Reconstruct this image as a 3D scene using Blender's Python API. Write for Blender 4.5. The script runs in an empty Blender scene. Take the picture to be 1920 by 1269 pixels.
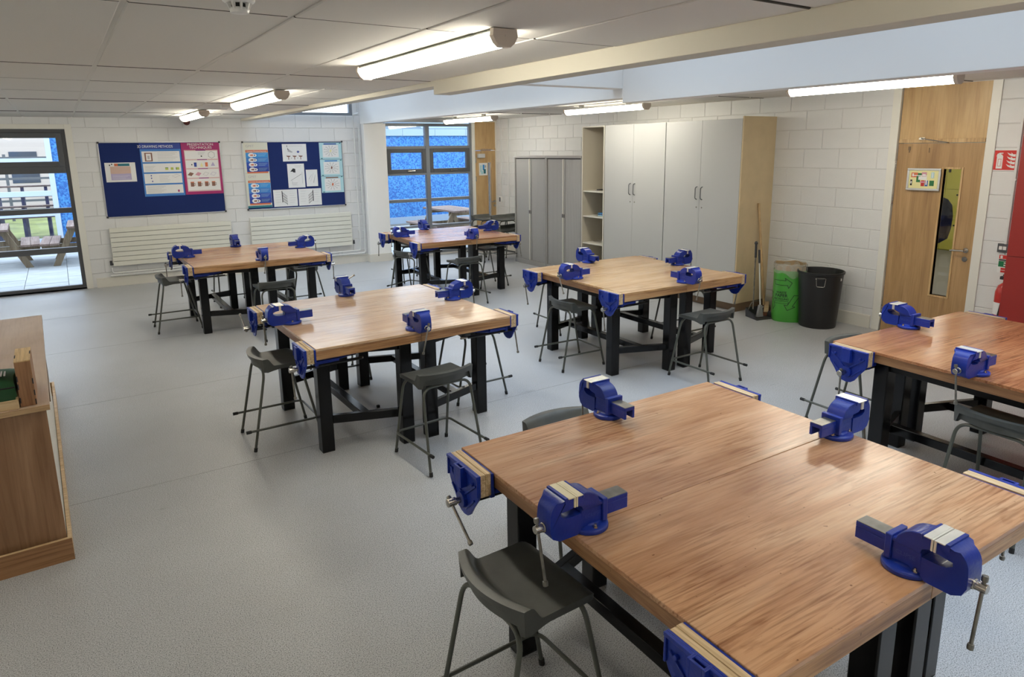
import bpy, math, random
from math import sin, cos, pi, radians, atan, hypot
from mathutils import Matrix, Vector
random.seed(7)
sc = bpy.context.scene
COL = sc.collection

# ------------------------------------------------------------------ camera
CZ = 2.079
yaw, pit, rol = 0.5795, 0.2083, -0.0131
F = Vector((sin(yaw)*cos(pit), cos(yaw)*cos(pit), -sin(pit)))
Rt = Vector((cos(yaw), -sin(yaw), 0)); U = Rt.cross(F)
r_ = cos(rol)*Rt + sin(rol)*U; u_ = -sin(rol)*Rt + cos(rol)*U
cam = bpy.data.cameras.new('camera'); co = bpy.data.objects.new('camera', cam); COL.objects.link(co)
co.matrix_world = Matrix(((r_.x, u_.x, -F.x, 0), (r_.y, u_.y, -F.y, 0), (r_.z, u_.z, -F.z, CZ), (0, 0, 0, 1)))
cam.sensor_width = 36; cam.lens = 1275.58/1920*36
cam.shift_y = -(634.5-547.835)/1920
cam.clip_start = .05; cam.clip_end = 200
sc.camera = co

# ------------------------------------------------------------------ world, light, exposure
SKY = 4.6; LAMP = 26.0; EXPOSURE = 0.27
w = bpy.data.worlds.new('overcast'); sc.world = w; w.use_nodes = True
nt = w.node_tree; bg = nt.nodes['Background']
tc = nt.nodes.new('ShaderNodeTexCoord'); mp = nt.nodes.new('ShaderNodeMapping'); nz = nt.nodes.new('ShaderNodeTexNoise')
rp = nt.nodes.new('ShaderNodeValToRGB')
mp.inputs['Scale'].default_value = (1, 1, 3); nz.inputs['Scale'].default_value = 2.2; nz.inputs['Detail'].default_value = 5
rp.color_ramp.elements[0].position = .35; rp.color_ramp.elements[0].color = (.64, .80, 1, 1)
rp.color_ramp.elements[1].position = .7; rp.color_ramp.elements[1].color = (.82, .92, 1, 1)
nt.links.new(tc.outputs['Generated'], mp.inputs[0]); nt.links.new(mp.outputs[0], nz.inputs['Vector'])
nt.links.new(nz.outputs['Fac'], rp.inputs[0]); nt.links.new(rp.outputs[0], bg.inputs['Color'])
bg.inputs['Strength'].default_value = SKY
def portal(name, loc, rot, sx, sy):
    l = bpy.data.lights.new(name, 'AREA'); l.shape = 'RECTANGLE'; l.size = sx; l.size_y = sy
    l.cycles.is_portal = True
    o = bpy.data.objects.new(name, l); o.location = loc; o.rotation_euler = rot; COL.objects.link(o)
portal('rooflight_portal', (3.78, 6.0, 3.72), (0, 0, 0), 1.9, 12.2)
AW = atan(-0.0425)
portal('window_portal', (-1.5, 12.75, 1.3), (radians(-90), 0, AW), 3.2, 2.5)
portal('window_portal', (6.1, 12.45, 1.3), (radians(-90), 0, AW), 1.95, 2.5)
sc.view_settings.view_transform = 'Standard'; sc.view_settings.look = 'None'
sc.view_settings.gamma = 1; sc.view_settings.use_curve_mapping = False
sc.view_settings.exposure = EXPOSURE
try:
    sc.cycles.use_denoising = True; sc.cycles.denoiser = 'OPENIMAGEDENOISE'
    sc.cycles.max_bounces = 10; sc.cycles.diffuse_bounces = 5; sc.cycles.glossy_bounces = 4
    sc.cycles.transparent_max_bounces = 12
    sc.cycles.caustics_reflective = False; sc.cycles.caustics_refractive = False
    sc.cycles.sample_clamp_indirect = 6
except Exception: pass

# ------------------------------------------------------------------ materials
def mat(name, col, rough=.5, metal=0, spec=.5, coat=0, bump=None, emit=None, var=None, alpha=None):
    """bump=(scale,strength) fine relief; var=(scale,amount) soft colour variation"""
    m = bpy.data.materials.new(name); m.use_nodes = True; t = m.node_tree; b = t.nodes['Principled BSDF']
    c4 = (*col, 1)
    b.inputs['Base Color'].default_value = c4; b.inputs['Roughness'].default_value = rough
    b.inputs['Metallic'].default_value = metal; b.inputs['Specular IOR Level'].default_value = spec
    b.inputs['Coat Weight'].default_value = coat
    if bump or var:
        tcn = t.nodes.new('ShaderNodeTexCoord')
    if bump:
        n = t.nodes.new('ShaderNodeTexNoise'); n.inputs['Scale'].default_value = bump[0]; n.inputs['Detail'].default_value = 3
        t.links.new(tcn.outputs['Object'], n.inputs['Vector'])
        bp = t.nodes.new('ShaderNodeBump'); bp.inputs['Strength'].default_value = bump[1]; bp.inputs['Distance'].default_value = .004
        t.links.new(n.outputs['Fac'], bp.inputs['Height']); t.links.new(bp.outputs[0], b.inputs['Normal'])
    if var:
        n = t.nodes.new('ShaderNodeTexNoise'); n.inputs['Scale'].default_value = var[0]; n.inputs['Detail'].default_value = 5
        t.links.new(tcn.outputs['Object'], n.inputs['Vector'])
        rr = t.nodes.new('ShaderNodeValToRGB'); a = var[1]
        rr.color_ramp.elements[0].position = .3; rr.color_ramp.elements[1].position = .7
        rr.color_ramp.elements[0].color = (*[max(0, c*(1-a)) for c in col], 1)
        rr.color_ramp.elements[1].color = (*[min(1, c*(1+a)) for c in col], 1)
        t.links.new(n.outputs['Fac'], rr.inputs[0]); t.links.new(rr.outputs[0], b.inputs['Base Color'])
    if emit:
        b.inputs['Emission Color'].default_value = (*emit[:3], 1); b.inputs['Emission Strength'].default_value = emit[3]
    return m

def wood(name, dark, mid, light, axis=0, rough=(.3, .5), scale=1.0, knots=.5, coat=0., stain=0., stretch=7, fibre=.75):
    m = bpy.data.materials.new(name); m.use_nodes = True; t = m.node_tree; b = t.nodes['Principled BSDF']
    L = t.links.new; N = t.nodes.new
    tcn = N('ShaderNodeTexCoord'); oi = N('ShaderNodeObjectInfo')
    add = N('ShaderNodeVectorMath'); add.operation = 'MULTIPLY_ADD'
    comb = N('ShaderNodeCombineXYZ')
    for k in range(3):
        mm = N('ShaderNodeMath'); mm.operation = 'MULTIPLY'; mm.inputs[1].default_value = (7.3, 13.1, 3.7)[k]
        L(oi.outputs['Random'], mm.inputs[0]); L(mm.outputs[0], comb.inputs[k])
    add.operation = 'ADD'; L(tcn.outputs['Object'], add.inputs[0]); L(comb.outputs[0], add.inputs[1])
    def noise(sv, sca, det=6, dist=0., rg=.55):
        mpn = N('ShaderNodeMapping'); mpn.inputs['Scale'].default_value = sv; L(add.outputs[0], mpn.inputs[0])
        n = N('ShaderNodeTexNoise'); n.inputs['Scale'].default_value = sca; n.inputs['Detail'].default_value = det
        n.inputs['Distortion'].default_value = dist; n.inputs['Roughness'].default_value = rg
        L(mpn.outputs[0], n.inputs['Vector']); return n
    s = [scale*stretch]*3; s[axis] = scale*.75
    big = noise(s, 1.0, 5, 1.1)
    s2 = [scale*95]*3; s2[axis] = scale*3.2
    fib = noise(s2, 1.0, 3, .2)
    blot = noise((1, 1, 1), 2.6*scale, 3, .1)
    rr = N('ShaderNodeValToRGB'); e = rr.color_ramp.elements
    e[0].position = .32; e[0].color = (*dark, 1); e[1].position = .68; e[1].color = (*light, 1)
    x = e.new(.5); x.color = (*mid, 1)
    L(big.outputs['Fac'], rr.inputs[0])
    mx = N('ShaderNodeMix'); mx.data_type = 'RGBA'; mx.blend_type = 'MULTIPLY'; mx.inputs[0].default_value = fibre
    fr = N('ShaderNodeValToRGB'); fr.color_ramp.elements[0].position = .3; fr.color_ramp.elements[0].color = (.50, .42, .37, 1)
    fr.color_ramp.elements[1].position = .55; fr.color_ramp.elements[1].color = (1, 1, 1, 1)
    L(fib.outputs['Fac'], fr.inputs[0]); L(rr.outputs[0], mx.inputs[6]); L(fr.outputs[0], mx.inputs[7])
    if stain:      # pores show strongly only where the varnish is worn
        wm = noise((1, 1, 1), 1.5, 3, .4, .55); wr = N('ShaderNodeMapRange'); wr.inputs[1].default_value = .38; wr.inputs[2].default_value = .62
        wr.inputs[3].default_value = .30; wr.inputs[4].default_value = 1.0; L(wm.outputs['Fac'], wr.inputs[0]); L(wr.outputs[0], mx.inputs[0])
        s3 = [scale*22]*3; s3[axis] = scale*2.6; fg = noise(s3, 1.0, 3, 2.2, .5); f3 = N('ShaderNodeValToRGB')
        f3.color_ramp.elements[0].position = .40; f3.color_ramp.elements[0].color = (.66, .55, .48, 1); f3.color_ramp.elements[1].position = .50; f3.color_ramp.elements[1].color = (1, 1, 1, 1)
        L(fg.outputs['Fac'], f3.inputs[0]); m0 = N('ShaderNodeMix'); m0.data_type = 'RGBA'; m0.blend_type = 'MULTIPLY'
        wv = N('ShaderNodeMath'); wv.operation = 'MULTIPLY'; wv.inputs[1].default_value = .55; L(wr.outputs[0], wv.inputs[0]); L(wv.outputs[0], m0.inputs[0])
        L(rr.outputs[0], m0.inputs[6]); L(f3.outputs[0], m0.inputs[7]); L(m0.outputs[2], mx.inputs[6])
    out = mx.outputs[2]
    if stain:
        st = noise((.7, 1.6, 1), 1.7, 3, .1, .5); sr = N('ShaderNodeValToRGB')
        sr.color_ramp.elements[0].position = .30; sr.color_ramp.elements[0].color = (.45, .32, .25, 1)
        sr.color_ramp.elements[1].position = .60; sr.color_ramp.elements[1].color = (1, 1, 1, 1)
        L(st.outputs['Fac'], sr.inputs[0])
        m2 = N('ShaderNodeMix'); m2.data_type = 'RGBA'; m2.blend_type = 'MULTIPLY'; m2.inputs[0].default_value = stain
        L(out, m2.inputs[6]); L(sr.outputs[0], m2.inputs[7]); out = m2.outputs[2]
        # small dark pits and scratches
        pt = noise((1, 1, 1), 46, 2, 0); pr = N('ShaderNodeValToRGB')
        pr.color_ramp.elements[0].position = .22; pr.color_ramp.elements[0].color = (.25, .17, .12, 1)
        pr.color_ramp.elements[1].position = .27; pr.color_ramp.elements[1].color = (1, 1, 1, 1)
        L(pt.outputs['Fac'], pr.inputs[0])
        m3 = N('ShaderNodeMix'); m3.data_type = 'RGBA'; m3.blend_type = 'MULTIPLY'; m3.inputs[0].default_value = .8
        L(out, m3.inputs[6]); L(pr.outputs[0], m3.inputs[7]); out = m3.outputs[2]
    L(out, b.inputs['Base Color'])
    rm = N('ShaderNodeMapRange'); rm.inputs[1].default_value = .25; rm.inputs[2].default_value = .75; rm.interpolation_type = 'SMOOTHSTEP'
    rm.inputs[3].default_value = rough[0]; rm.inputs[4].default_value = rough[1]
    L(blot.outputs['Fac'], rm.inputs[0]); L(rm.outputs[0], b.inputs['Roughness'])
    bp = N('ShaderNodeBump'); bp.inputs['Strength'].default_value = .12; bp.inputs['Distance'].default_value = .002
    L(fib.outputs['Fac'], bp.inputs['Height']); L(bp.outputs[0], b.inputs['Normal'])
    b.inputs['Coat Weight'].default_value = coat; b.inputs['Coat Roughness'].default_value = .25
    return m

def floor_mat():
    m = bpy.data.materials.new('speckled_vinyl'); m.use_nodes = True; t = m.node_tree; b = t.nodes['Principled BSDF']
    L = t.links.new; N = t.nodes.new; tcn = N('ShaderNodeTexCoord')
    n1 = N('ShaderNodeTexNoise'); n1.inputs['Scale'].default_value = 210; n1.inputs['Detail'].default_value = 2
    n2 = N('ShaderNodeTexNoise'); n2.inputs['Scale'].default_value = .8; n2.inputs['Detail'].default_value = 8; n2.inputs['Roughness'].default_value = .65
    L(tcn.outputs['Object'], n1.inputs['Vector']); L(tcn.outputs['Object'], n2.inputs['Vector'])
    r1 = N('ShaderNodeValToRGB'); e = r1.color_ramp.elements
    e[0].position = .34; e[0].color = (.14, .145, .155, 1); e[1].position = .64; e[1].color = (.56, .58, .61, 1)
    x = e.new(.46); x.color = (.405, .42, .44, 1)
    L(n1.outputs['Fac'], r1.inputs[0])
    r2 = N('ShaderNodeValToRGB'); r2.color_ramp.elements[0].position = .3; r2.color_ramp.elements[0].color = (.86, .85, .84, 1)
    r2.color_ramp.elements[1].position = .65; r2.color_ramp.elements[1].color = (1, 1, 1, 1)
    L(n2.outputs['Fac'], r2.inputs[0])
    mx = N('ShaderNodeMix'); mx.data_type = 'RGBA'; mx.blend_type = 'MULTIPLY'; mx.inputs[0].default_value = 1
    L(r1.outputs[0], mx.inputs[6]); L(r2.outputs[0], mx.inputs[7])
    # scuff marks
    mp_ = N('ShaderNodeMapping'); mp_.inputs['Scale'].default_value = (5, 22, 1); mp_.inputs['Rotation'].default_value = (0, 0, .5)
    L(tcn.outputs['Object'], mp_.inputs[0])
    n3 = N('ShaderNodeTexNoise'); n3.inputs['Scale'].default_value = .9; n3.inputs['Detail'].default_value = 3
    L(mp_.outputs[0], n3.inputs['Vector'])
    r3 = N('ShaderNodeValToRGB'); r3.color_ramp.elements[0].position = .24; r3.color_ramp.elements[0].color = (.6, .6, .6, 1)
    r3.color_ramp.elements[1].position = .29; r3.color_ramp.elements[1].color = (1, 1, 1, 1)
    L(n3.outputs['Fac'], r3.inputs[0])
    m3 = N('ShaderNodeMix'); m3.data_type = 'RGBA'; m3.blend_type = 'MULTIPLY'; m3.inputs[0].default_value = .5
    L(mx.outputs[2], m3.inputs[6]); L(r3.outputs[0], m3.inputs[7])
    L(m3.outputs[2], b.inputs['Base Color'])
    b.inputs['Roughness'].default_value = .42; b.inputs['Specular IOR Level'].default_value = .45
    bp = N('ShaderNodeBump'); bp.inputs['Strength'].default_value = .05; bp.inputs['Distance'].default_value = .0006
    L(n1.outputs['Fac'], bp.inputs['Height']); L(bp.outputs[0], b.inputs['Normal'])
    return m

def glass_mat(name='window_glass', tint=(1, 1, 1), gl=.07):
    m = bpy.data.materials.new(name); m.use_nodes = True; t = m.node_tree; t.nodes.clear(); N = t.nodes.new; L = t.links.new
    o = N('ShaderNodeOutputMaterial'); mx = N('ShaderNodeMixShader'); tr = N('ShaderNodeBsdfTransparent'); g = N('ShaderNodeBsdfGlossy')
    tr.inputs[0].default_value = (*tint, 1); g.inputs['Roughness'].default_value = .02
    fz = N('ShaderNodeFresnel'); fz.inputs[0].default_value = 1.45
    L(fz.outputs[0], mx.inputs[0]); L(tr.outputs[0], mx.inputs[1]); L(g.outputs[0], mx.inputs[2]); L(mx.outputs[0], o.inputs[0])
    return m

def render_mat(name, c1, c2):
    m = bpy.data.materials.new(name); m.use_nodes = True; t = m.node_tree; b = t.nodes['Principled BSDF']
    L = t.links.new; N = t.nodes.new; tcn = N('ShaderNodeTexCoord'); n = N('ShaderNodeTexNoise')
    n.inputs['Scale'].default_value = 26; n.inputs['Detail'].default_value = 4; L(tcn.outputs['Object'], n.inputs['Vector'])
    r = N('ShaderNodeValToRGB'); r.color_ramp.elements[0].position = .4; r.color_ramp.elements[0].color = (*c1, 1)
    r.color_ramp.elements[1].position = .6; r.color_ramp.elements[1].color = (*c2, 1)
    L(n.outputs['Fac'], r.inputs[0]); L(r.outputs[0], b.inputs['Base Color']); b.inputs['Roughness'].default_value = .9
    bp = N('ShaderNodeBump'); bp.inputs['Strength'].default_value = .8; bp.inputs['Distance'].default_value = .02
    L(n.outputs['Fac'], bp.inputs['Height']); L(bp.outputs[0], b.inputs['Normal'])
    return m

M = {}
M['wall'] = mat('white_masonry_paint', (.72, .725, .73), .5, bump=(70, .35), var=(3, .025))
M['mortar'] = mat('painted_mortar', (.64, .64, .64), .7)
M['plaster'] = mat('white_plaster', (.87, .87, .86), .6, bump=(20, .08))
M['fascia'] = mat('cream_painted_lining', (.62, .59, .50), .6, bump=(30, .05))
M['trim'] = mat('white_gloss_trim', (.76, .75, .70), .35)
M['skirt'] = mat('painted_skirting', (.70, .68, .62), .4)
M['tile'] = mat('ceiling_tile', (.74, .72, .68), .9, bump=(220, .25))
M['tile_shade'] = mat('tile_joint_shade', (.10, .09, .08), .9)  # dark colour paints the shadow line between ceiling tiles
M['tgrid'] = mat('ceiling_grid', (.70, .68, .63), .5)
M['floor'] = floor_mat()
M['glass'] = glass_mat()
M['frame'] = mat('grey_powder_coat', (.085, .09, .10), .45)
M['frame_light'] = mat('mid_grey_powder_coat', (.20, .22, .25), .4)
M['steel'] = mat('polished_steel', (.55, .52, .47), .22, 1, var=(14, .12))
M['jaw'] = mat('machined_jaw', (.80, .78, .72), .35, .6, var=(20, .06))
M['dull_steel'] = mat('worn_steel', (.27, .255, .225), .34, .95, var=(18, .3))
M['blue'] = mat('blue_enamel', (.008, .028, .27), .36, 0, .38, .12, bump=(90, .22), var=(9, .18))
M['blue_raised'] = mat('blue_enamel_light', (.03, .06, .34), .3)  # lighter blue so the raised lettering reads
M['black'] = mat('black_gloss_steel', (.004, .004, .0045), .22, 0, .30, 0, bump=(40, .04))
M['black_rail'] = mat('black_rail', (.006, .006, .007), .35, 0, .3)
M['rubber'] = mat('black_rubber', (.012, .012, .012), .7)
M['seat'] = mat('grey_polypropylene', (.058, .062, .058), .42, bump=(300, .12), var=(9, .22))
M['seat_tube'] = mat('grey_stove_enamel', (.075, .08, .068), .32, 0, .45, .1)
M['ply_edge'] = wood('plywood_lining', (.42, .28, .14), (.62, .46, .27), (.74, .60, .40), axis=1, scale=1.5, stretch=30, rough=(.5, .7))
WD = dict(
    near=((.44, .225, .115), (.57, .325, .18), (.64, .42, .26)),
    left=((.58, .38, .22), (.68, .47, .29), (.73, .54, .36)),
    farl=((.50, .27, .145), (.61, .38, .21), (.66, .45, .27)),
    farm=((.42, .19, .095), (.52, .265, .14), (.57, .33, .19)),
    mid=((.54, .31, .14), (.64, .40, .19), (.69, .46, .25)),
    right=((.36, .145, .06), (.46, .21, .095), (.52, .27, .135)))
for k, v in WD.items():
    M['top_'+k] = wood('bench_top_'+k, *v, axis=0, rough=(.19, .268), knots=.4, stain=.34, stretch=5)
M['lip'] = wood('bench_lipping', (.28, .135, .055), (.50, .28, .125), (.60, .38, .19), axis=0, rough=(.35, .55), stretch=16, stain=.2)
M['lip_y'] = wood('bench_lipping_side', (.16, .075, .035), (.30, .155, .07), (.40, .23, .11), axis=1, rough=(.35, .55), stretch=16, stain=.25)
M['door'] = wood('door_veneer', (.30, .17, .075), (.40, .245, .11), (.47, .30, .145), axis=2, rough=(.35, .5), stretch=6, fibre=.32)
M['door_light'] = wood('door_panel_veneer', (.44, .28, .12), (.54, .36, .17), (.60, .42, .21), axis=2, rough=(.35, .5), stretch=4, fibre=.25)
M['bead'] = wood('glazing_bead', (.46, .29, .12), (.58, .39, .19), (.62, .44, .23), axis=2, rough=(.35, .5))
M['counter'] = wood('oak_laminate', (.22, .115, .055), (.30, .165, .085), (.38, .23, .13), axis=2, rough=(.4, .55), stretch=7, fibre=.4)
M['counter_top'] = wood('counter_top', (.44, .33, .24), (.50, .38, .285), (.55, .43, .33), axis=1, rough=(.4, .55), stretch=3, fibre=.18)
M['counter_edge'] = wood('counter_edge', (.36, .22, .11), (.46, .30, .16), (.52, .36, .2), axis=0, rough=(.4, .5))
M['plinth'] = wood('plinth_ply', (.27, .13, .055), (.33, .17, .075), (.38, .21, .10), axis=0, rough=(.4, .5))
M['pine'] = wood('pale_pine', (.52, .36, .19), (.64, .47, .27), (.70, .55, .34), axis=0, rough=(.45, .6))
M['box_face'] = wood('box_face', (.25, .12, .055), (.33, .17, .08), (.38, .21, .10), axis=2, rough=(.45, .6))
M['box_top'] = wood('box_top', (.52, .34, .15), (.62, .43, .20), (.66, .48, .25), axis=1, rough=(.45, .6))
M['handle_wood'] = wood('broom_handle', (.42, .27, .12), (.56, .38, .19), (.64, .46, .25), axis=2, rough=(.5, .6))
M['mdf'] = mat('mdf_panel', (.60, .48, .30), .6, var=(6, .05))
M['brown'] = mat('brown_plinth', (.17, .11, .065), .6)
M['cup'] = mat('grey_cupboard_laminate', (.50, .51, .51), .42, bump=(200, .03))
M['cup_in'] = mat('cupboard_interior', (.52, .48, .40), .55)
M['cup_edge'] = mat('white_edging', (.72, .70, .64), .45)
M['tamb'] = mat('tambour_grey', (.43, .43, .43), .4)
M['tamb_f'] = mat('tambour_frame', (.36, .35, .34), .4)
M['dark'] = mat('dark_gap', (.02, .02, .02), .8)
M['rad'] = mat('radiator_white', (.73, .73, .66), .35)
M['pipe'] = mat('painted_pipe', (.72, .73, .73), .35)
M['felt'] = mat('navy_felt', (.006, .02, .12), .95, bump=(400, .3))
M['alu'] = mat('aluminium_frame', (.62, .63, .64), .35, .7)
M['lampbody'] = mat('lamp_housing', (.66, .58, .50), .5)
M['lamp'] = mat('lamp_diffuser', (.9, .9, .85), .4, emit=(1, .93, .77, LAMP))
M['bag'] = mat('green_polythene', (.07, .36, .045), .35, 0, .5, .2, bump=(9, .9))
M['liner'] = glass_mat('clear_liner', (.93, .93, .9))
M['cardboard'] = mat('brown_paper', (.38, .27, .15), .8, bump=(12, .5))
M['bin'] = mat('black_plastic', (.013, .013, .014), .45, bump=(60, .08))
M['red'] = mat('red_cabinet', (.30, .018, .014), .45, bump=(60, .04))
M['red_sign'] = mat('red_sign', (.60, .02, .015), .5)
M['green_sign'] = mat('green_sign', (.0, .17, .06), .5)
M['white'] = mat('white_plastic', (.8, .8, .78), .4)
M['paper'] = mat('white_paper', (.78, .78, .78), .7)
M['groove_shade'] = mat('channel_shadow', (.16, .16, .15), .7)  # shade colour for the gaps between radiator panels
M['black_ink'] = mat('black_ink', (.02, .02, .025), .7)
M['greyink'] = mat('grey_ink', (.45, .45, .47), .7)
M['green_bag'] = mat('green_nylon', (.012, .085, .03), .5, bump=(80, .3))
M['locker'] = mat('yellow_green_locker', (.46, .44, .075), .4)
M['fire_red'] = mat('extinguisher_red', (.45, .02, .015), .3, 0, .5, .4)
M['blue_render'] = render_mat('blue_render', (.012, .075, .27), (.05, .20, .44))
M['white_frame'] = mat('white_window_frame', (.36, .42, .52), .5)
M['paving'] = mat('concrete_slab', (.27, .29, .30), .8, bump=(30, .3), var=(2.5, .12))
M['joint'] = mat('dark_joint', (.10, .10, .09), .9)
M['grass'] = mat('grass', (.12, .14, .04), 1, var=(1.2, .4))
M['coping'] = mat('metal_coping', (.20, .27, .34), .5)
M['roof'] = mat('grey_roof', (.12, .17, .22), .7)
M['picnic'] = wood('weathered_timber', (.10, .065, .055), (.15, .105, .09), (.19, .145, .125), axis=1, rough=(.7, .85), stretch=12)
M['picnic_leg'] = wood('treated_timber', (.11, .08, .045), (.16, .12, .075), (.20, .165, .11), axis=2, rough=(.7, .85), stretch=12)
M['mirror'] = mat('dark_glazing', (.05, .06, .08), .06, 0, .9)
M['dark_blue'] = mat('dark_blue_cladding', (.035, .04, .10), .6, var=(60, .5))
M['bristle'] = mat('bristles', (.16, .06, .03), .9, bump=(200, .8))
M['grey_plastic'] = mat('grey_plastic', (.035, .035, .04), .5)
M['cream_jaw'] = mat('cream_soft_jaw', (.74, .68, .50), .45, .2, var=(20, .05))

# ------------------------------------------------------------------ mesh builder
class MB:
    def __init__(s): s.v = []; s.f = []; s.m = []; s.T = None
    def add(s, vs, fs, mi=0):
        b = len(s.v)
        if s.T: vs = [tuple(s.T @ Vector(p)) for p in vs]
        s.v += [tuple(p) for p in vs]; s.f += [tuple(i+b for i in f) for f in fs]; s.m += [mi]*len(fs); return s
    def box(s, x0, x1, y0, y1, z0, z1, mi=0):
        vs = [(x, y, z) for z in (z0, z1) for y in (y0, y1) for x in (x0, x1)]
        return s.add(vs, [(0, 2, 3, 1), (4, 5, 7, 6), (0, 1, 5, 4), (2, 6, 7, 3), (0, 4, 6, 2), (1, 3, 7, 5)], mi)
    def prism(s, poly, ax, a0, a1, mi=0):
        """poly in the two other axes (in x,y,z order), extruded along ax; a0/a1 number or function of point"""
        f0 = a0 if callable(a0) else (lambda p: a0); f1 = a1 if callable(a1) else (lambda p: a1)
        def mk(p, a): return (a, p[0], p[1]) if ax == 0 else ((p[0], a, p[1]) if ax == 1 else (p[0], p[1], a))
        n = len(poly); ar = sum(poly[i][0]*poly[(i+1) % n][1]-poly[(i+1) % n][0]*poly[i][1] for i in range(n))
        if (ar < 0) != (ax == 1): poly = poly[::-1]
        vs = [mk(p, f0(p)) for p in poly]+[mk(p, f1(p)) for p in poly]
        fs = [tuple(range(n))[::-1], tuple(range(n, 2*n))]+[(i, (i+1) % n, n+(i+1) % n, n+i) for i in range(n)]
        return s.add(vs, fs, mi)
    def tube(s, pts, r, n=8, mi=0, caps=True):
        pts = [Vector(p) for p in pts]; k = len(pts); rs = r if isinstance(r, (list, tuple)) else [r]*k
        tang = [(pts[min(i+1, k-1)]-pts[max(i-1, 0)]).normalized() for i in range(k)]
        ref = Vector((0, 0, 1)) if abs(tang[0].z) < .9 else Vector((1, 0, 0))
        a = tang[0].cross(ref).normalized(); vs = []
        for i in range(k):
            a = (a - tang[i]*a.dot(tang[i])).normalized(); b = tang[i].cross(a)
            for j in range(n):
                t = 2*pi*j/n; vs.append(pts[i]+a*(cos(t)*rs[i])+b*(sin(t)*rs[i]))
        fs = [(i*n+j, i*n+(j+1) % n, (i+1)*n+(j+1) % n, (i+1)*n+j) for i in range(k-1) for j in range(n)]
        if caps: fs += [tuple(range(n))[::-1], tuple(range((k-1)*n, k*n))]
        return s.add(vs, fs, mi)
    def cyl(s, p0, p1, r, n=16, mi=0): return s.tube([p0, p1], r, n, mi)
    def lathe(s, prof, n=24, mi=0, c=(0, 0, 0), close=False):
        k = len(prof); vs = [(c[0]+r*cos(2*pi*j/n), c[1]+r*sin(2*pi*j/n), c[2]+z) for r, z in prof for j in range(n)]
        fs = [(i*n+j, i*n+(j+1) % n, (i+1)*n+(j+1) % n, (i+1)*n+j) for i in range(k-1) for j in range(n)]
        if close: fs += [tuple(range(n))[::-1], tuple(range((k-1)*n, k*n))]
        return s.add(vs, fs, mi)
    def mesh(s, name, mats, smooth=35):
        me = bpy.data.meshes.new(name); me.from_pydata(s.v, [], s.f)
        for x in (mats if isinstance(mats, (list, tuple)) else [mats]): me.materials.append(M[x] if isinstance(x, str) else x)
        me.polygons.foreach_set('material_index', s.m)
        if smooth:
            me.polygons.foreach_set('use_smooth', [True]*len(s.f)); me.set_sharp_from_angle(angle=radians(smooth))
        me.update(); return me
    def build(s, name, mats, parent=None, bevel=0, smooth=35, seg=2, loc=None):
        o = bpy.data.objects.new(name, s.mesh(name, mats, smooth)); COL.objects.link(o)
        if parent: o.parent = parent
        if loc: o.location = loc
        if bevel:
            b = o.modifiers.new('bevel', 'BEVEL'); b.width = bevel; b.segments = seg; b.limit_method = 'ANGLE'; b.angle_limit = radians(30)
        return o
def arc(c, r, a0, a1, n):  # 2d arc points in degrees
    return [(c[0]+r*cos(radians(a0+(a1-a0)*i/n)), c[1]+r*sin(radians(a0+(a1-a0)*i/n))) for i in range(n+1)]
def fillet(pts, r, n=5):
    pts = [Vector(p) for p in pts]; out = [pts[0]]
    for i in range(1, len(pts)-1):
        a = (pts[i-1]-pts[i]); b = (pts[i+1]-pts[i]); d = min(r, a.length*.49, b.length*.49)
        p0 = pts[i]+a.normalized()*d; p1 = pts[i]+b.normalized()*d
        for k in range(n+1):
            t = k/n; out.append(p0*(1-t)**2+pts[i]*2*t*(1-t)+p1*t*t)
    out.append(pts[-1]); return out
def tag(o, label, cat, group=None):
    o['label'] = label; o['category'] = cat
    if group: o['group'] = group
    return o
def struct(o, label=None, cat=None):
    o['kind'] = 'structure'
    if label: o['label'] = label
    if cat: o['category'] = cat
    return o
def empty(name, loc=(0, 0, 0), rz=0):
    o = bpy.data.objects.new(name, None); COL.objects.link(o); o.location = loc; o.rotation_euler = (0, 0, rz); o.empty_display_size = .1; return o
def thing(name, label, cat, loc=(0, 0, 0), rz=0, group=None): return tag(empty(name, loc, rz), label, cat, group)
def dup(root, loc, rz, label, group=None):
    r = root.copy(); COL.objects.link(r); r.location = loc; r.rotation_euler = (0, 0, rz); r['label'] = label
    if group: r['group'] = group
    kids = {}
    for ch in list(root.children):
        c = ch.copy(); COL.objects.link(c); c.parent = r; kids.setdefault(ch.name.split('.')[0], []).append(c)
        for g in list(ch.children):
            d = g.copy(); COL.objects.link(d); d.parent = c; kids.setdefault(g.name.split('.')[0], []).append(d)
    return r, kids
def text_mesh(text, size, align='CENTER', offset=0.):
    c = bpy.data.curves.new('txt', 'FONT'); c.body = text; c.size = size; c.align_x = align; c.align_y = 'CENTER'; c.extrude = 0; c.offset = offset
    to = bpy.data.objects.new('txt', c); COL.objects.link(to); bpy.context.view_layer.update()
    me = bpy.data.meshes.new_from_object(to.evaluated_get(bpy.context.evaluated_depsgraph_get()))
    bpy.data.objects.remove(to); bpy.data.curves.remove(c); me.materials.clear(); return me
def lettering(text, size, parent, loc, rot, material, name='lettering', wide=1.0):
    me = text_mesh(text, size); me.name = name
    for v in me.vertices: v.co = (v.co.x*wide, 0, v.co.y)
    me.materials.append(M[material]); o = bpy.data.objects.new(name, me); COL.objects.link(o); o.location = loc; o.parent = parent
    return o

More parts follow.
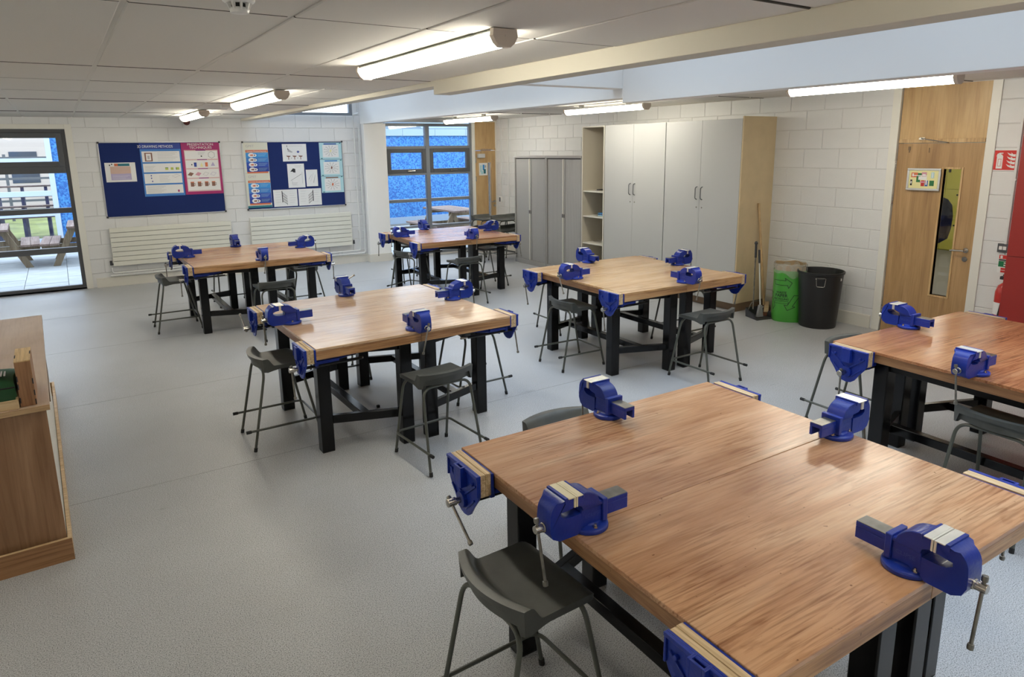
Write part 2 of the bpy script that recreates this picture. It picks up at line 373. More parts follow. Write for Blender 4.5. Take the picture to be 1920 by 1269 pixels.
# ------------------------------------------------------------------ room frame
XB = 7.5994; YA = 12.3584; ZL = 2.625; ZR = 2.66
OA = (3.0, YA, 0)
RA = Matrix.Translation(Vector(OA)) @ Matrix.Rotation(AW, 4, 'Z')
def PA(s, off, z=0): return tuple(RA @ Vector((s, -off, z)))   # along far wall, out of it into the room
def subtract(rects, h):
    out = []
    for (a, b, c, d) in rects:
        x0, x1, z0, z1 = h
        if x0 >= b or x1 <= a or z0 >= d or z1 <= c: out.append((a, b, c, d)); continue
        if z0 > c: out.append((a, b, c, z0))
        if z1 < d: out.append((a, b, z1, d))
        m0, m1 = max(c, z0), min(d, z1)
        if x0 > a: out.append((a, x0, m0, m1))
        if x1 < b: out.append((x1, b, m0, m1))
    return out
_bc = {}
def block_obj(parent, a, b, c, d, mt):
    key = (round(b-a, 3), round(d-c, 3))
    if key not in _bc:
        w_, h_ = key; g = .004; e = .005; mb = MB()
        x0, x1, z0, z1 = -w_/2+g, w_/2-g, -h_/2+g, h_/2-g
        vs = [(x0, .014, z0), (x1, .014, z0), (x1, .014, z1), (x0, .014, z1),
              (x0, .003, z0), (x1, .003, z0), (x1, .003, z1), (x0, .003, z1),
              (x0+e, 0, z0+e), (x1-e, 0, z0+e), (x1-e, 0, z1-e), (x0+e, 0, z1-e)]
        fs = []
        for q in (0, 4): fs += [(q+i, q+(i+1) % 4, q+4+(i+1) % 4, q+4+i) for i in range(4)]
        fs.append((8, 9, 10, 11))
        mb.add(vs, fs); _bc[key] = mb.mesh('block', mt, 0)
    o = bpy.data.objects.new('block', _bc[key]); COL.objects.link(o); o.parent = parent
    o.location = ((a+b)/2, random.uniform(-.0012, .0004), (c+d)/2)
def masonry(name, loc, rz, x0, x1, z1, holes, blocks, offs=0.):
    mb = MB(); R = [(x0, x1, -.05, z1)]
    for h in holes: R = subtract(R, h)
    for (a, b, c, d) in R: mb.box(a, b, .007, .30, c, d)
    wl = mb.build(name, 'mortar', None, smooth=0, loc=loc); wl.rotation_euler = (0, 0, rz); struct(wl)
    for (bx0, bx1, k0, k1) in blocks:
        for k in range(k0, k1):
            o0 = offs+(0 if k % 2 else .225); n0 = math.floor((bx0-o0)/.45)
            n = n0
            while o0+n*.45 < bx1:
                a, b = o0+n*.45, o0+(n+1)*.45; n += 1
                R = [(max(a, bx0), min(b, bx1), k*.225, min((k+1)*.225, z1))]
                for h in holes: R = subtract(R, h)
                for q in R:
                    if q[1]-q[0] > .03 and q[3]-q[2] > .03: block_obj(wl, *q, 'wall')
    return wl

# floor
mb = MB(); mb.box(-4.2, 7.75, -3.4, 12.75, -.12, 0); fl = struct(mb.build('floor', 'floor', smooth=0))
for k, y in enumerate((4.62, 6.55, 8.5, 10.4)):   # welded seams between vinyl sheets
    mb = MB(); mb.box(-3.9, 7.5, y, y+.004, -.004, .0006); mb.build('seam', mat('weld_rod', (.24, .24, .24), .5) if k == 0 else bpy.data.materials['weld_rod'], fl, smooth=0)

# far wall with two windows, a door and the clerestory
W1 = (-6.2, -2.78, 0.0, 2.50); W2 = (2.19, 4.10, 0.03, 2.60); D2 = (4.10, 4.66, -.05, 2.64); CL = (-.28, 1.62, 2.70, 3.35)
wf = masonry('wall_far', OA, AW, -7.2, 4.9, 3.7, [W1, W2, D2, CL],
             [(-2.78, 1.76, 0, 12), (-3.7, -2.78, 11, 12), (-.28, 1.76, 12, 13)], offs=.133)
# right wall: local x = -world y
DH = (-4.07, -3.06, -.05, 2.66)
wr = masonry('wall_right', (XB, 0, 0), -pi/2, -12.22, 3.5, 3.0, [DH], [(-12.2, -8.55, 0, 12), (-8.55, -5.4, 10, 12), (-5.55, -2.2, 0, 12)], offs=.083)
# plain walls outside the frame that close the room
for nm, b in (('wall_left', (-4.2, -4.0, -3.4, 12.8, 0, 3.2)), ('wall_near', (-4.2, 7.75, -3.4, -3.2, 0, 3.8))):
    mb = MB(); mb.box(*b); struct(mb.build(nm, 'wall', smooth=0))

# skirtings
def skirting(name, T, segs):
    mb = MB(); mb.T = T
    for a, b in segs: mb.prism([(-.020, 0), (0, 0), (0, .15), (-.012, .15), (-.020, .14)], 0, a, b)
    return struct(mb.build(name, 'skirt', smooth=0))
skirting('baseboard_far', RA, [(-2.70, 1.76)])
RB = Matrix.Translation(Vector((XB, 0, 0))) @ Matrix.Rotation(-pi/2, 4, 'Z')
skirting('baseboard_right', RB, [(-12.0, -10.5), (-5.48, -4.09), (-3.04, -1.0)])

# ceilings: left suspended grid, rooflight well, right suspended grid
XS = [-3.94, -3.33, -2.72, -2.11, -1.55, -.94, -.33, .28, .89, 1.5, 2.11, 2.68]
YS = [-.6, .6, 1.8, 3.0, 4.22, 5.25, 6.3, 7.42, 8.56, 9.7, 10.9, 12.62]
mb = MB(); mb.box(-4.2, 2.66, -3.4, 12.75, ZL+.012, ZL+.2); ce = struct(mb.build('ceiling', mat('ceiling_void_shade', (.05, .05, .05), .8), smooth=0))  # near-black slab colour paints the shade inside the tile joints
for x in XS[1:-1]:
    mb = MB(); mb.box(x-.012, x+.012, .6, 12.6, ZL+.005, ZL+.012); mb.build('grid_runner', 'tgrid', ce, smooth=0)
ROWZ = {}
def ctile(par, x0, x1, y0, y1, z):
    g = .010; mb = MB(); e = .006
    X0, X1, Y0, Y1 = x0+g, x1-g, y0+.009, y1-.009
    vs = [(X0, Y0, z+.010), (X1, Y0, z+.010), (X1, Y1, z+.010), (X0, Y1, z+.010), (X0, Y0, z+.004), (X1, Y0, z+.004), (X1, Y1, z+.004), (X0, Y1, z+.004),
          (X0+e, Y0+.003, z), (X1-e, Y0+.003, z), (X1-e, Y1-.003, z), (X0+e, Y1-.003, z)]
    vs = [(x-(X0+X1)/2, y-(Y0+Y1)/2, q-z) for x, y, q in vs]
    fs = []
    for q in (0, 4): fs += [(q+(i+1) % 4, q+i, q+4+i, q+4+(i+1) % 4) for i in range(4)]
    fs.append((11, 10, 9, 8)); mb.add(vs, fs); mb.m[0] = mb.m[2] = mb.m[4] = mb.m[6] = 1  # front and back edges darkened to draw the joint shade
    o = mb.build('tile', ['tile', 'tile_shade'], par, smooth=0, loc=((X0+X1)/2, (Y0+Y1)/2, z+ROWZ.setdefault(round(y0, 2), random.uniform(-.0035, .0035))+random.uniform(-.0008, .0008)))
for i in range(2, len(XS)-1):
    for j in range(1, len(YS)-1): ctile(ce, XS[i], XS[i+1], YS[j], YS[j+1], ZL)
mb = MB(); mb.box(-4.0, -2.72, -3.2, 12.6, ZL, ZL+.012); mb.box(-2.72, 2.68, -3.2, .6, ZL, ZL+.012); mb.build('plain_field', 'tile', ce, smooth=0)
mb = MB(); mb.box(4.93, 7.75, -3.4, 12.75, ZR+.012, ZR+.2); cr = struct(mb.build('ceiling_right', bpy.data.materials['ceiling_void_shade'], smooth=0)); cr.name = 'ceiling.001'
for x in (5.52, 6.12, 6.72, 7.32):
    mb = MB(); mb.box(x-.012, x+.012, .9, 12.3, ZR+.005, ZR+.012); mb.build('grid_runner', 'tgrid', cr, smooth=0)
XR = [4.92, 5.52, 6.12, 6.72, 7.32, 7.599]; YR = [.9, 2.1, 3.3, 4.5, 5.7, 6.28, 7.5, 8.7, 9.9, 11.1, 12.3]
for i in range(len(XR)-1):
    for j in range(len(YR)-1): ctile(cr, XR[i], XR[i+1], YR[j], YR[j+1], ZR)
mb = MB(); mb.box(4.92, 7.599, -3.2, .9, ZR, ZR+.012); mb.build('plain_field', 'tile', cr, smooth=0)

# linings of the rooflight well
YC = 5.22
mb = MB(); mb.box(2.67, 2.83, -3.3, YC, 2.52, 3.55); mb.box(2.68, 2.82, YC, 12.5, 2.588, 3.55)
struct(mb.build('trim_1', 'fascia', bevel=.004, smooth=0))
mb = MB(); mb.box(4.75, 4.92, -3.3, YC, 2.505, 3.55); mb.box(4.75, 4.92, YC, 12.42, 2.552, 3.55)
struct(mb.build('trim_2', 'plaster', bevel=.004, smooth=0))
mb = MB(); mb.box(2.83, 4.75, YC, YC+.14, 2.64, 3.55); struct(mb.build('trim_3', 'plaster', bevel=.004, smooth=0))
# white liner of the well's left side, and the glazed roof over it
mb = MB(); mb.box(2.831, 2.85, -3.3, 12.4, 2.65, 3.55); struct(mb.build('trim_4', 'plaster', smooth=0))
mb = MB()
for y in [-3.3, -1.2, .9, 3.0, 5.2, 7.3, 9.4, 11.5, 12.6]: mb.box(2.7, 4.9, y-.05, y+.05, 3.55, 3.65)
for x in (2.7, 3.78, 4.86): mb.box(x-.04, x+.04, -3.3, 12.6, 3.56, 3.66)
rl = struct(mb.build('window_3', 'white_frame', smooth=0))
mb = MB(); mb.box(2.7, 4.9, -3.3, 12.6, 3.60, 3.61); mb.build('pane', 'glass', rl, smooth=0)

# pilaster in the far wall
mb = MB(); mb.T = RA
mb.box(1.76, 2.185, -.15, .02, 0, 2.56); pl = struct(mb.build('trim_5', 'plaster', bevel=.006, smooth=0))
mb = MB(); mb.T = RA; mb.box(1.745, 2.195, -.165, .02, 0, .15); struct(mb.build('baseboard_far', 'skirt', smooth=0))

# windows
def bars(mb, lst):
    for b in lst: mb.box(*b)
def window(name, par_T, x0, x1, z0, z1, mulls, trans, cas, frame='frame'):
    """local coordinates in wall frame; y>0 outward"""
    r = empty(name); struct(r); r.matrix_world = par_T
    mb = MB(); fw = .055
    mb.box(x0, x0+fw, .02, .10, z0, z1); mb.box(x1-fw, x1, .02, .10, z0, z1)
    mb.box(x0+fw, x1-fw, .02, .10, z0, z0+.05); mb.box(x0+fw, x1-fw, .02, .10, z1-fw, z1)
    for a, b in mulls: mb.box(a, b, .0, .10, z0+.05, z1-fw)
    xs = [x0+fw]+[q for m_ in mulls for q in m_]+[x1-fw]
    for a, b in trans:
        for i in range(0, len(xs), 2): mb.box(xs[i], xs[i+1], .01, .10, a, b)
    mb.build('frame', frame, r, bevel=.004, smooth=0)
    zz = [z0+.05]+[q for t_ in sorted(trans) for q in t_]+[z1-fw]
    for i in range(0, len(xs), 2):
        for j in range(0, len(zz), 2):
            if j//2 == cas:
                a, b, c, d = xs[i], xs[i+1], zz[j], zz[j+1]; f = .075
                cb = MB(); cb.box(a, a+f, .0, .08, c, d); cb.box(b-f, b, .0, .08, c, d); cb.box(a+f, b-f, .0, .08, c, c+f); cb.box(a+f, b-f, .0, .08, d-f, d)
                cs = cb.build('casement', 'frame', r, bevel=.006, smooth=0)
                gb = MB(); gb.box(a+f, b-f, .045, .052, c+f, d-f); gb.build('pane', 'glass', cs, smooth=0)
                xm = (a+b)/2+.02
                hb = MB(); hb.box(xm-.02, xm+.02, -.014, 0, c+.028, c+.048)
                hb.tube([(xm+.0, -.02, c+.038), (xm+.13, -.026, c+.042)], .006); hb.build('handle', 'steel', cs)
            else:
                gb = MB(); gb.box(xs[i], xs[i+1], .055, .062, zz[j], zz[j+1]); gb.build('pane', 'glass', r, smooth=0)
    return r
window('window_1', RA, -6.1, -2.84, .02, 2.45, [(-5.0, -4.94)], [(.585, .67), (1.20, 1.277), (1.80, 1.90)], 3)
window('window_2', RA, 2.19, 4.06, .03, 2.575, [(3.045, 3.125)], [(.566, .608), (1.075, 1.135), (1.594, 1.635), (2.097, 2.147)], 3, 'frame_light')
window('window_4', RA, -.28, 1.62, 2.70, 3.35, [(-.02, .02)], [], 9, 'frame_light')
# white reveals and trims round the openings
mb = MB(); mb.T = RA
mb.box(-2.84, -2.75, -.012, .10, 0, 2.52); mb.box(-6.2, -2.84, -.012, .10, 2.45, 2.52); struct(mb.build('trim_6', 'trim', bevel=.003, smooth=0))
mb = MB(); mb.T = RA
mb.box(4.06, 4.125, -.01, .12, 0, 2.62); mb.box(4.60, 4.66, -.03, .12, 0, 2.64); mb.box(4.0, 4.66, -.01, .12, 2.61, 2.65)
struct(mb.build('trim_7', 'trim', bevel=.003, smooth=0))

# ------------------------------------------------------------------ doors
def vision_door(name, T, x0, x1, zt, gx0, gx1, gz0, gz1, leafm, overm, ztop, hinge_l, handle_x, lever_dir):
    r = empty(name); struct(r); r.matrix_world = T
    mb = MB(); R = subtract([(x0, x1, .006, zt)], (gx0, gx1, gz0, gz1))
    for (a, b, c, d) in R: mb.box(a, b, .012, .056, c, d)
    lf = mb.build('leaf', leafm, r, smooth=0)
    mb = MB(); bw = .02
    mb.box(gx0-bw, gx0, .004, .064, gz0-bw, gz1+bw); mb.box(gx1, gx1+bw, .004, .064, gz0-bw, gz1+bw)
    mb.box(gx0, gx1, .004, .064, gz0-bw, gz0); mb.box(gx0, gx1, .004, .064, gz1, gz1+bw); mb.build('glazing_bead', 'bead', lf, bevel=.003, smooth=0)
    mb = MB(); mb.box(gx0, gx1, .030, .036, gz0, gz1); mb.build('pane', 'glass', lf, smooth=0)
    mb = MB(); mb.box(x0, x1, .012, .050, zt+.045, ztop); mb.build('overpanel', overm, r, smooth=0)
    mb = MB(); mb.box(x0, x1, .0, .060, zt+.006, zt+.045); mb.build('transom', 'bead', r, bevel=.003, smooth=0)
    mb = MB(); z = 1.005; s = lever_dir
    mb.cyl((handle_x, .012, z), (handle_x, .002, z), .026); mb.cyl((handle_x, .004, z), (handle_x, -.045, z), .010)
    mb.tube(fillet([(handle_x, -.045, z), (handle_x+s*.03, -.05, z), (handle_x+s*.125, -.045, z-.006)], .02), .010, 10)
    mb.build('lever_handle', 'steel', lf)
    mb = MB(); mb.cyl((handle_x, .012, z-.09), (handle_x, .0, z-.09), .026); mb.cyl((handle_x, .001, z-.09), (handle_x, -.004, z-.09), .011); mb.build('lock', 'steel', lf)
    for zz in (1.85, 1.48, .25):
        mb = MB(); mb.cyl((hinge_l, .0, zz-.05), (hinge_l, .0, zz+.05), .007, 10); mb.box(hinge_l-.012, hinge_l+.012, .002, .012, zz-.05, zz+.05); mb.build('hinge', 'steel', lf)
    return r, lf
d1, leaf1 = vision_door('door_1', RB, -3.975, -3.14, 2.075, -3.49, -3.325, .50, 1.815, 'door', 'door_light', 2.66, -3.985, -3.195, -1)
mb = MB(); mb.tube([(-3.73, -.02, 2.125), (-3.45, -.05, 2.08)], .006); mb.box(-3.76, -3.70, -.014, .0, 2.112, 2.136); mb.build('closer_arm', 'steel', d1)
mb = MB(); mb.box(-3.87, -3.845, .008, .012, 2.005, 2.045); mb.box(-3.862, -3.85, .008, .012, 1.98, 2.005); mb.box(-3.66, -3.652, .008, .012, 1.98, 2.03); mb.build('torn_patch', 'brown', leaf1, smooth=0)
mb = MB(); mb.T = RB; mb.box(-4.07, -3.985, -.014, .10, 0, 2.66); mb.box(-3.13, -3.045, -.014, .10, 0, 2.66); struct(mb.build('trim_8', 'trim', bevel=.003, smooth=0))
d2, leaf2 = vision_door('door_2', RA, 4.135, 4.60, 2.04, 4.425, 4.49, .55, 1.80, 'door_light', 'door_light', 2.61, 4.14, 4.565, -1)
mb = MB(); mb.box(4.17, 4.33, -.05, .012, 1.90, 1.98); mb.build('closer_box', 'alu', leaf2, bevel=.004)
mb = MB(); mb.tube([(4.25, -.02, 1.99), (4.25, -.03, 2.07), (4.5, -.03, 2.065)], .006); mb.build('closer_arm', 'steel', d2)

# framed poster on door 1 (abstract lettered collage), framed notice on door 2
def rect_print(T, rects, name='print', parent=None, dy=-.0008):
    """rects: (x0,x1,z0,z1,material) flat ink on a page facing -y"""
    mats = []; mb = MB(); mb.T = T
    for k, q in enumerate(rects):
        if q[4] not in mats: mats.append(q[4])
        y = dy-.00012*k
        if len(q) > 5 and q[5] == 'poly': mb.add([(a, y, b) for a, b in q[6]], [tuple(range(len(q[6])))], mats.index(q[4]))
        else: mb.add([(q[0], y, q[2]), (q[1], y, q[2]), (q[1], y, q[3]), (q[0], y, q[3])], [(0, 1, 2, 3)], mats.index(q[4]))
    return mb.build(name, mats, parent, smooth=0)
def C(name, col): 
    if name not in M: M[name] = mat('ink_'+name, col, .6)
    return name
C('pale_yellow', (.78, .74, .38)); C('ink_red', (.50, .03, .03)); C('ink_green', (.02, .16, .05)); C('ink_blue', (.03, .10, .38)); C('ink_orange', (.62, .16, .07))
C('ink_pink', (.62, .30, .38)); C('ink_teal', (.42, .66, .72)); C('ink_sky', (.04, .28, .66)); C('ink_navy', (.02, .05, .30)); C('ink_mag', (.36, .02, .14)); C('ink_purple', (.24, .04, .24))
C('ink_cream', (.70, .70, .60)); C('ink_brown', (.22, .11, .08)); C('ink_lilac', (.45, .40, .60)); C('ink_peach', (.62, .44, .36)); C('ink_lime', (.45, .52, .10)); C('ink_dteal', (.02, .16, .20)); C('ink_midblue', (.05, .20, .55)); C('ink_deepblue', (.03, .08, .42)); C('ink_rose', (.66, .48, .48))
t = thing('framed_poster', 'silver framed collage poster of coloured shapes on the oak door', 'poster', (XB-.008, 3.672, 1.705), -pi/2)
mb = MB(); w2, h2, f2 = .168, .115, .022
mb.box(-w2, w2, -.014, 0, h2-f2, h2); mb.box(-w2, w2, -.014, 0, -h2, -h2+f2); mb.box(-w2, -w2+f2, -.014, 0, -h2+f2, h2-f2); mb.box(w2-f2, w2, -.014, 0, -h2+f2, h2-f2); mb.build('frame', 'alu', t, bevel=.003)
mb = MB(); mb.box(-w2+f2, w2-f2, -.006, 0, -h2+f2, h2-f2); mb.build('page', 'pale_yellow', t, smooth=0)
rc = [(-.125, -.06, .02, .07, 'ink_orange'), (-.06, -.02, .04, .065, 'ink_green'), (-.02, .03, .03, .075, 'ink_pink'), (-.13, -.11, -.065, -.005, 'black_ink'), (-.115, -.1, .03, .06, 'paper'),
      (-.1, .04, .035, .043, 'paper'), (-.07, -.03, -.03, .035, 'ink_green'), (-.05, .035, -.005, .03, 'paper'), (-.02, .015, -.07, -.01, 'ink_red'), (.02, .05, -.07, -.01, 'ink_blue'), (.027, .04, -.055, 0, 'paper'),
      (.065, .11, -.065, -.01, 'ink_green'), (.075, .105, .015, .075, 'ink_teal'), (.085, .095, .02, .07, 'paper'), (-.01, .02, .04, .055, 'paper'), (-.125, -.115, -.045, -.02, 'paper'), (-.03, .03, -.035, -.02, 'ink_pink')]
rect_print(None, rc, parent=t, dy=-.0075)
t = thing('framed_notice', 'small framed notice on the narrow door beside the big window', 'notice', PA(4.305, -.008, 1.67), AW)
mb = MB(); w2, h2, f2 = .095, .125, .012
mb.box(-w2, w2, -.014, 0, h2-f2, h2); mb.box(-w2, w2, -.014, 0, -h2, -h2+f2); mb.box(-w2, -w2+f2, -.014, 0, -h2+f2, h2-f2); mb.box(w2-f2, w2, -.014, 0, -h2+f2, h2-f2); mb.build('frame', 'white', t)
mb = MB(); mb.box(-w2+f2, w2-f2, -.006, 0, -h2+f2, h2-f2); mb.build('page', 'paper', t, smooth=0)
rect_print(None, [(-.07, -.03, -.06, .08, 'ink_teal'), (-.01, .03, -.02, .09, 'ink_sky'), (.01, .06, -.09, .0, 'ink_dteal'), (-.05, 0, -.1, -.04, 'ink_teal'), (.035, .07, .03, .08, 'greyink')], parent=t, dy=-.0075)

# ------------------------------------------------------------------ workbenches
HB = .8347; BX = .748; BY = .777
def make_bench():
    r = thing('workbench', '', 'workbench')
    for sy in (1, -1):
        mb = MB(); y0, y1 = (.0012, BY) if sy > 0 else (-BY, -.0012)
        mb.box(-BX, BX, y0, y1, HB-.018, HB)
        mb.build('board', 'top_near', r, bevel=.0025, smooth=0)
    for sy in (1, -1):   # lipping, jointed in the middle of the short edges
        for sx in (1, -1):
            mb = MB(); x0, x1 = (.0012, BX) if sx > 0 else (-BX, -.0012)
            y0, y1 = (BY-.03, BY-.002) if sy > 0 else (-BY+.002, -BY+.03)
            mb.box(x0, x1, y0, y1, HB-.076, HB-.0185); mb.build('lipping', 'lip', r, bevel=.002, smooth=0)
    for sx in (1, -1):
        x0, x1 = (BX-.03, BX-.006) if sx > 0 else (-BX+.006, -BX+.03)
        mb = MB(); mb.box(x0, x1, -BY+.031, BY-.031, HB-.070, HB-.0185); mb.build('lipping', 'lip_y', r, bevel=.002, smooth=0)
    mb = MB(); mb.box(-BX+.031, BX-.031, -BY+.031, BY-.031, HB-.045, HB-.0185); mb.build('core_panel', 'lip', r, smooth=0)
    LG = {}
    for sx in (1, -1):
        for sy in (1, -1):
            for kind, (lx, ly) in (('c', (.631, .486)), ('m', (.098, .672))):
                x, y = sx*lx, sy*ly; a = .045; LG[(sx, sy, kind)] = (x, y)
                mb = MB(); mb.box(x-a, x+a, y-a, y+a, .004, HB-.079)
                lg = mb.build('leg', 'black', r, bevel=.006)
                mb = MB(); mb.box(x-a+.002, x+a-.002, y-a+.002, y+a-.002, 0, .004); mb.build('foot_cap', 'rubber', lg, smooth=0)
    def rail(name, p, q, z0, z1, hw, m_='black'):
        d = Vector((q[0]-p[0], q[1]-p[1], 0)); L_ = d.length; d.normalize(); n_ = Vector((-d.y, d.x, 0))
        mb = MB(); mb.T = Matrix(((d.x, n_.x, 0, p[0]), (d.y, n_.y, 0, p[1]), (0, 0, 1, 0), (0, 0, 0, 1)))
        mb.box(0, L_, -hw, hw, z0, z1); return mb.build(name, m_, r, bevel=.004)
    for sx in (1, -1):
        mids = []
        for sy in (1, -1):
            p, q = LG[(sx, sy, 'c')], LG[(sx, sy, 'm')]
            rail('stretcher', p, q, .20, .26, .02); rail('top_rail', p, q, HB-.135, HB-.08, .018, 'black_rail')
            mids.append(((p[0]+q[0])/2, (p[1]+q[1])/2))
        rail('stretcher', mids[0], mids[1], .202, .258, .03)
        rail('top_rail', LG[(sx, 1, 'c')], LG[(sx, -1, 'c')], HB-.135, HB-.08, .018, 'black_rail')
    return r
bench0 = make_bench()
BN = [
 ('near', (2.0195, 1.5891), -.0267, 'worn reddish workbench nearest the camera, filling the lower right', 'the nearest bench'),
 ('left', (1.9853, 4.9833), .0038, 'pale workbench left of centre, second row from the camera', 'the pale second-row bench'),
 ('farl', (1.876, 8.9346), -.0017, 'workbench at the back left, in front of the two radiators', 'the back-left bench'),
 ('farm', (4.793, 9.0627), -.0581, 'reddish workbench at the back, in front of the blue-view window', 'the bench before the tall window'),
 ('mid', (4.7484, 5.0369), -.0327, 'honey-brown workbench in front of the tall grey cupboards', 'the honey-brown bench'),
 ('right', (4.7565, 1.5898), -.0599, 'reddish workbench at the right edge, before the oak door', 'the right-edge bench'),
]
BP = {}
for i, (k, (x, y), th, lab, short) in enumerate(BN):
    if i == 0: o = bench0; o.location = (x, y, 0); o.rotation_euler = (0, 0, th); o['label'] = lab
    else: o, _ = dup(bench0, (x, y, 0), th, lab)
    o['group'] = 'six steel-legged woodwork benches'
    for c in o.children:
        if c.name.startswith('board'): c.material_slots[0].link = 'OBJECT'; c.material_slots[0].material = M['top_'+k]
    BP[k] = (x, y, th, short)
def on_bench(k, lx, ly):
    x, y, th, _ = BP[k]; return x+cos(th)*lx-sin(th)*ly, y+sin(th)*lx+cos(th)*ly

# ------------------------------------------------------------------ engineer's vices
def make_vice():
    r = thing('engineers_vice', '', 'vice')
    # swivel base, fixed body and horn (one casting)
    mb = MB()
    mb.lathe([(0, 0), (.068, 0), (.070, .004), (.070, .016), (.062, .021), (.044, .024), (.040, .030), (.0, .030)], 32)
    mb.prism([(-.058, .022), (-.052, .092), (.034, .092), (.046, .088), (.046, .022)], 1, -.034, .034)
    hw = lambda p: -(.050 if p[0] < -.05 else .040)
    horn = [(-.050, .085), (-.054, .100), (-.066, .112), (-.083, .118), (-.083, .150), (-.060, .1515), (-.045, .148)]+arc((-.045, .078), .070, 90, 18, 8)+[(.030, .098), (.046, .100), (.046, .086)]
    mb.prism(horn, 1, lambda p: -(.052 if p[0] < -.055 else .040), lambda p: (.052 if p[0] < -.055 else .040))
    mb.box(.030, .050, -.044, .044, .026, .106)
    mb.box(-.062, -.054, -.052, .052, .140, .1575)
    body = mb.build('fixed_body', 'blue', r, bevel=.003)
    for k in range(3):
        a = radians(20+120*k); 
        nb = MB(); nb.cyl((.054*cos(a), .054*sin(a), .018), (.054*cos(a), .054*sin(a), .026), .009, 6); nb.cyl((.054*cos(a), .054*sin(a), .024), (.054*cos(a), .054*sin(a), .034), .005, 8); nb.build('bolt', 'steel', body)
    for sy in (-1, 1):
        me = text_mesh('ECLIPSE', .0175); me.name = 'lettering'
        for v in me.vertices: v.co = (v.co.x*-sy*1.15-.004, sy*.0348, v.co.y+.058)
        me.materials.append(M['blue_raised']); lo = bpy.data.objects.new('lettering', me); COL.objects.link(lo); lo.parent = body
    # moving jaw
    mb = MB()
    mj = [(-.098, .150), (-.124, .1525)]+arc((-.120, .095), .0575, 92, 168, 7)+[(-.179, .078), (-.179, .046), (-.168, .020), (-.142, .006), (-.070, .006), (-.056, .020), (-.056, .078), (-.095, .077), (-.122, .081), (-.138, .092), (-.137, .104), (-.122, .114), (-.098, .118)]
    mb.prism(mj, 1, lambda p: -(.052 if p[1] > .112 and p[0] > -.15 else .038), lambda p: (.052 if p[1] > .112 and p[0] > -.15 else .038))
    mb.box(-.131, -.1205, -.052, .052, .138, .1575)
    mb.build('moving_jaw', 'blue', r, bevel=.003)
    # slide: inverted channel
    mb = MB()
    mb.box(.0, .150, -.029, .029, .072, .088); mb.box(.0, .150, -.029, -.018, .034, .072); mb.box(.0, .150, .018, .029, .034, .072)
    sl = mb.build('slide', 'blue', r, bevel=.002)
    mb = MB(); mb.box(.052, .150, -.0275, .0275, .088, .0905); mb.build('slide_face', 'dull_steel', sl, bevel=.001)
    for u0, u1 in ((-.098, -.0915), (-.0895, -.083)):
        mb = MB(); mb.box(u0, u1, -.056, .056, .119, .1555)
        if u0 < -.09: mb.box(-.119, u0, -.056, .056, .1525, .156)
        else: mb.box(u1, -.062, -.056, .056, .1525, .156)
        mb.build('jaw_plate', 'jaw', r, bevel=.001)
    mb = MB(); mb.cyl((-.176, 0, .050), (-.214, 0, .050), .0135, 20); mb.cyl((-.172, 0, .050), (-.184, 0, .050), .0165, 20); mb.build('screw_head', 'steel', r, bevel=.0015)
    mb = MB(); L0 = .028; L1 = .175
    mb.tube([(0, 0, L0), (0, 0, -L1)], .0052, 10); mb.lathe([(0, .010), (.0085, .008), (.0095, 0), (.0085, -.008), (0, -.010)], 12, c=(0, 0, L0)); mb.lathe([(0, .010), (.0085, .008), (.0095, 0), (.0085, -.008), (0, -.010)], 12, c=(0, 0, -L1))
    mb.build('handle', 'dull_steel', r, loc=(-.202, 0, .050))
    return r
vice0 = make_vice()
SIDE = {'left': (-.676, 0, 0), 'right': (.676, 0, pi), 'front': (0, -.706, pi/2), 'back': (0, .706, -pi/2)}
VX = [  # bench, side, offset along edge, handle angle
 ('near', 'left', 0.0, -14, "at its left edge"), ('near', 'back', 0, 3, 'at its far edge, slide towards the camera'), ('near', 'right', -.02, 8, 'at its right edge, slide to the left'), ('near', 'front', -.02, 8, 'at its front edge, slide pointing away'),
 ('left', 'left', .0, -4, 'at its left edge, in side view'), ('left', 'back', 0, 118, 'at its far edge, handle stuck out sideways'), ('left', 'right', 0, 6, 'at its right edge'), ('left', 'front', -.01, 14, 'in the middle of its front edge'),
 ('farl', 'left', .06, 2, 'at its left edge'), ('farl', 'back', .0, 0, 'at its far edge, against the radiator'), ('farl', 'right', .05, 4, 'at its right edge'), ('farl', 'front', 0, 8, 'in the middle of its front edge'),
 ('farm', 'left', .03, 4, 'at its left edge'), ('farm', 'back', -.08, 0, 'at its far edge, before the glass'), ('farm', 'right', 0, 3, 'at its right edge'), ('farm', 'front', .03, 5, 'in the middle of its front edge'),
 ('mid', 'left', .03, -26, 'at its left edge, handle slanting'), ('mid', 'back', 0, 20, 'at its far edge by the open shelves'), ('mid', 'right', .03, 0, 'at its right edge'), ('mid', 'front', .03, 14, 'in the middle of its front edge'),
 ('right', 'back', -.03, -8, 'at its far edge, in front of the door'), ('right', 'left', -.04, -6, 'at its left edge')]
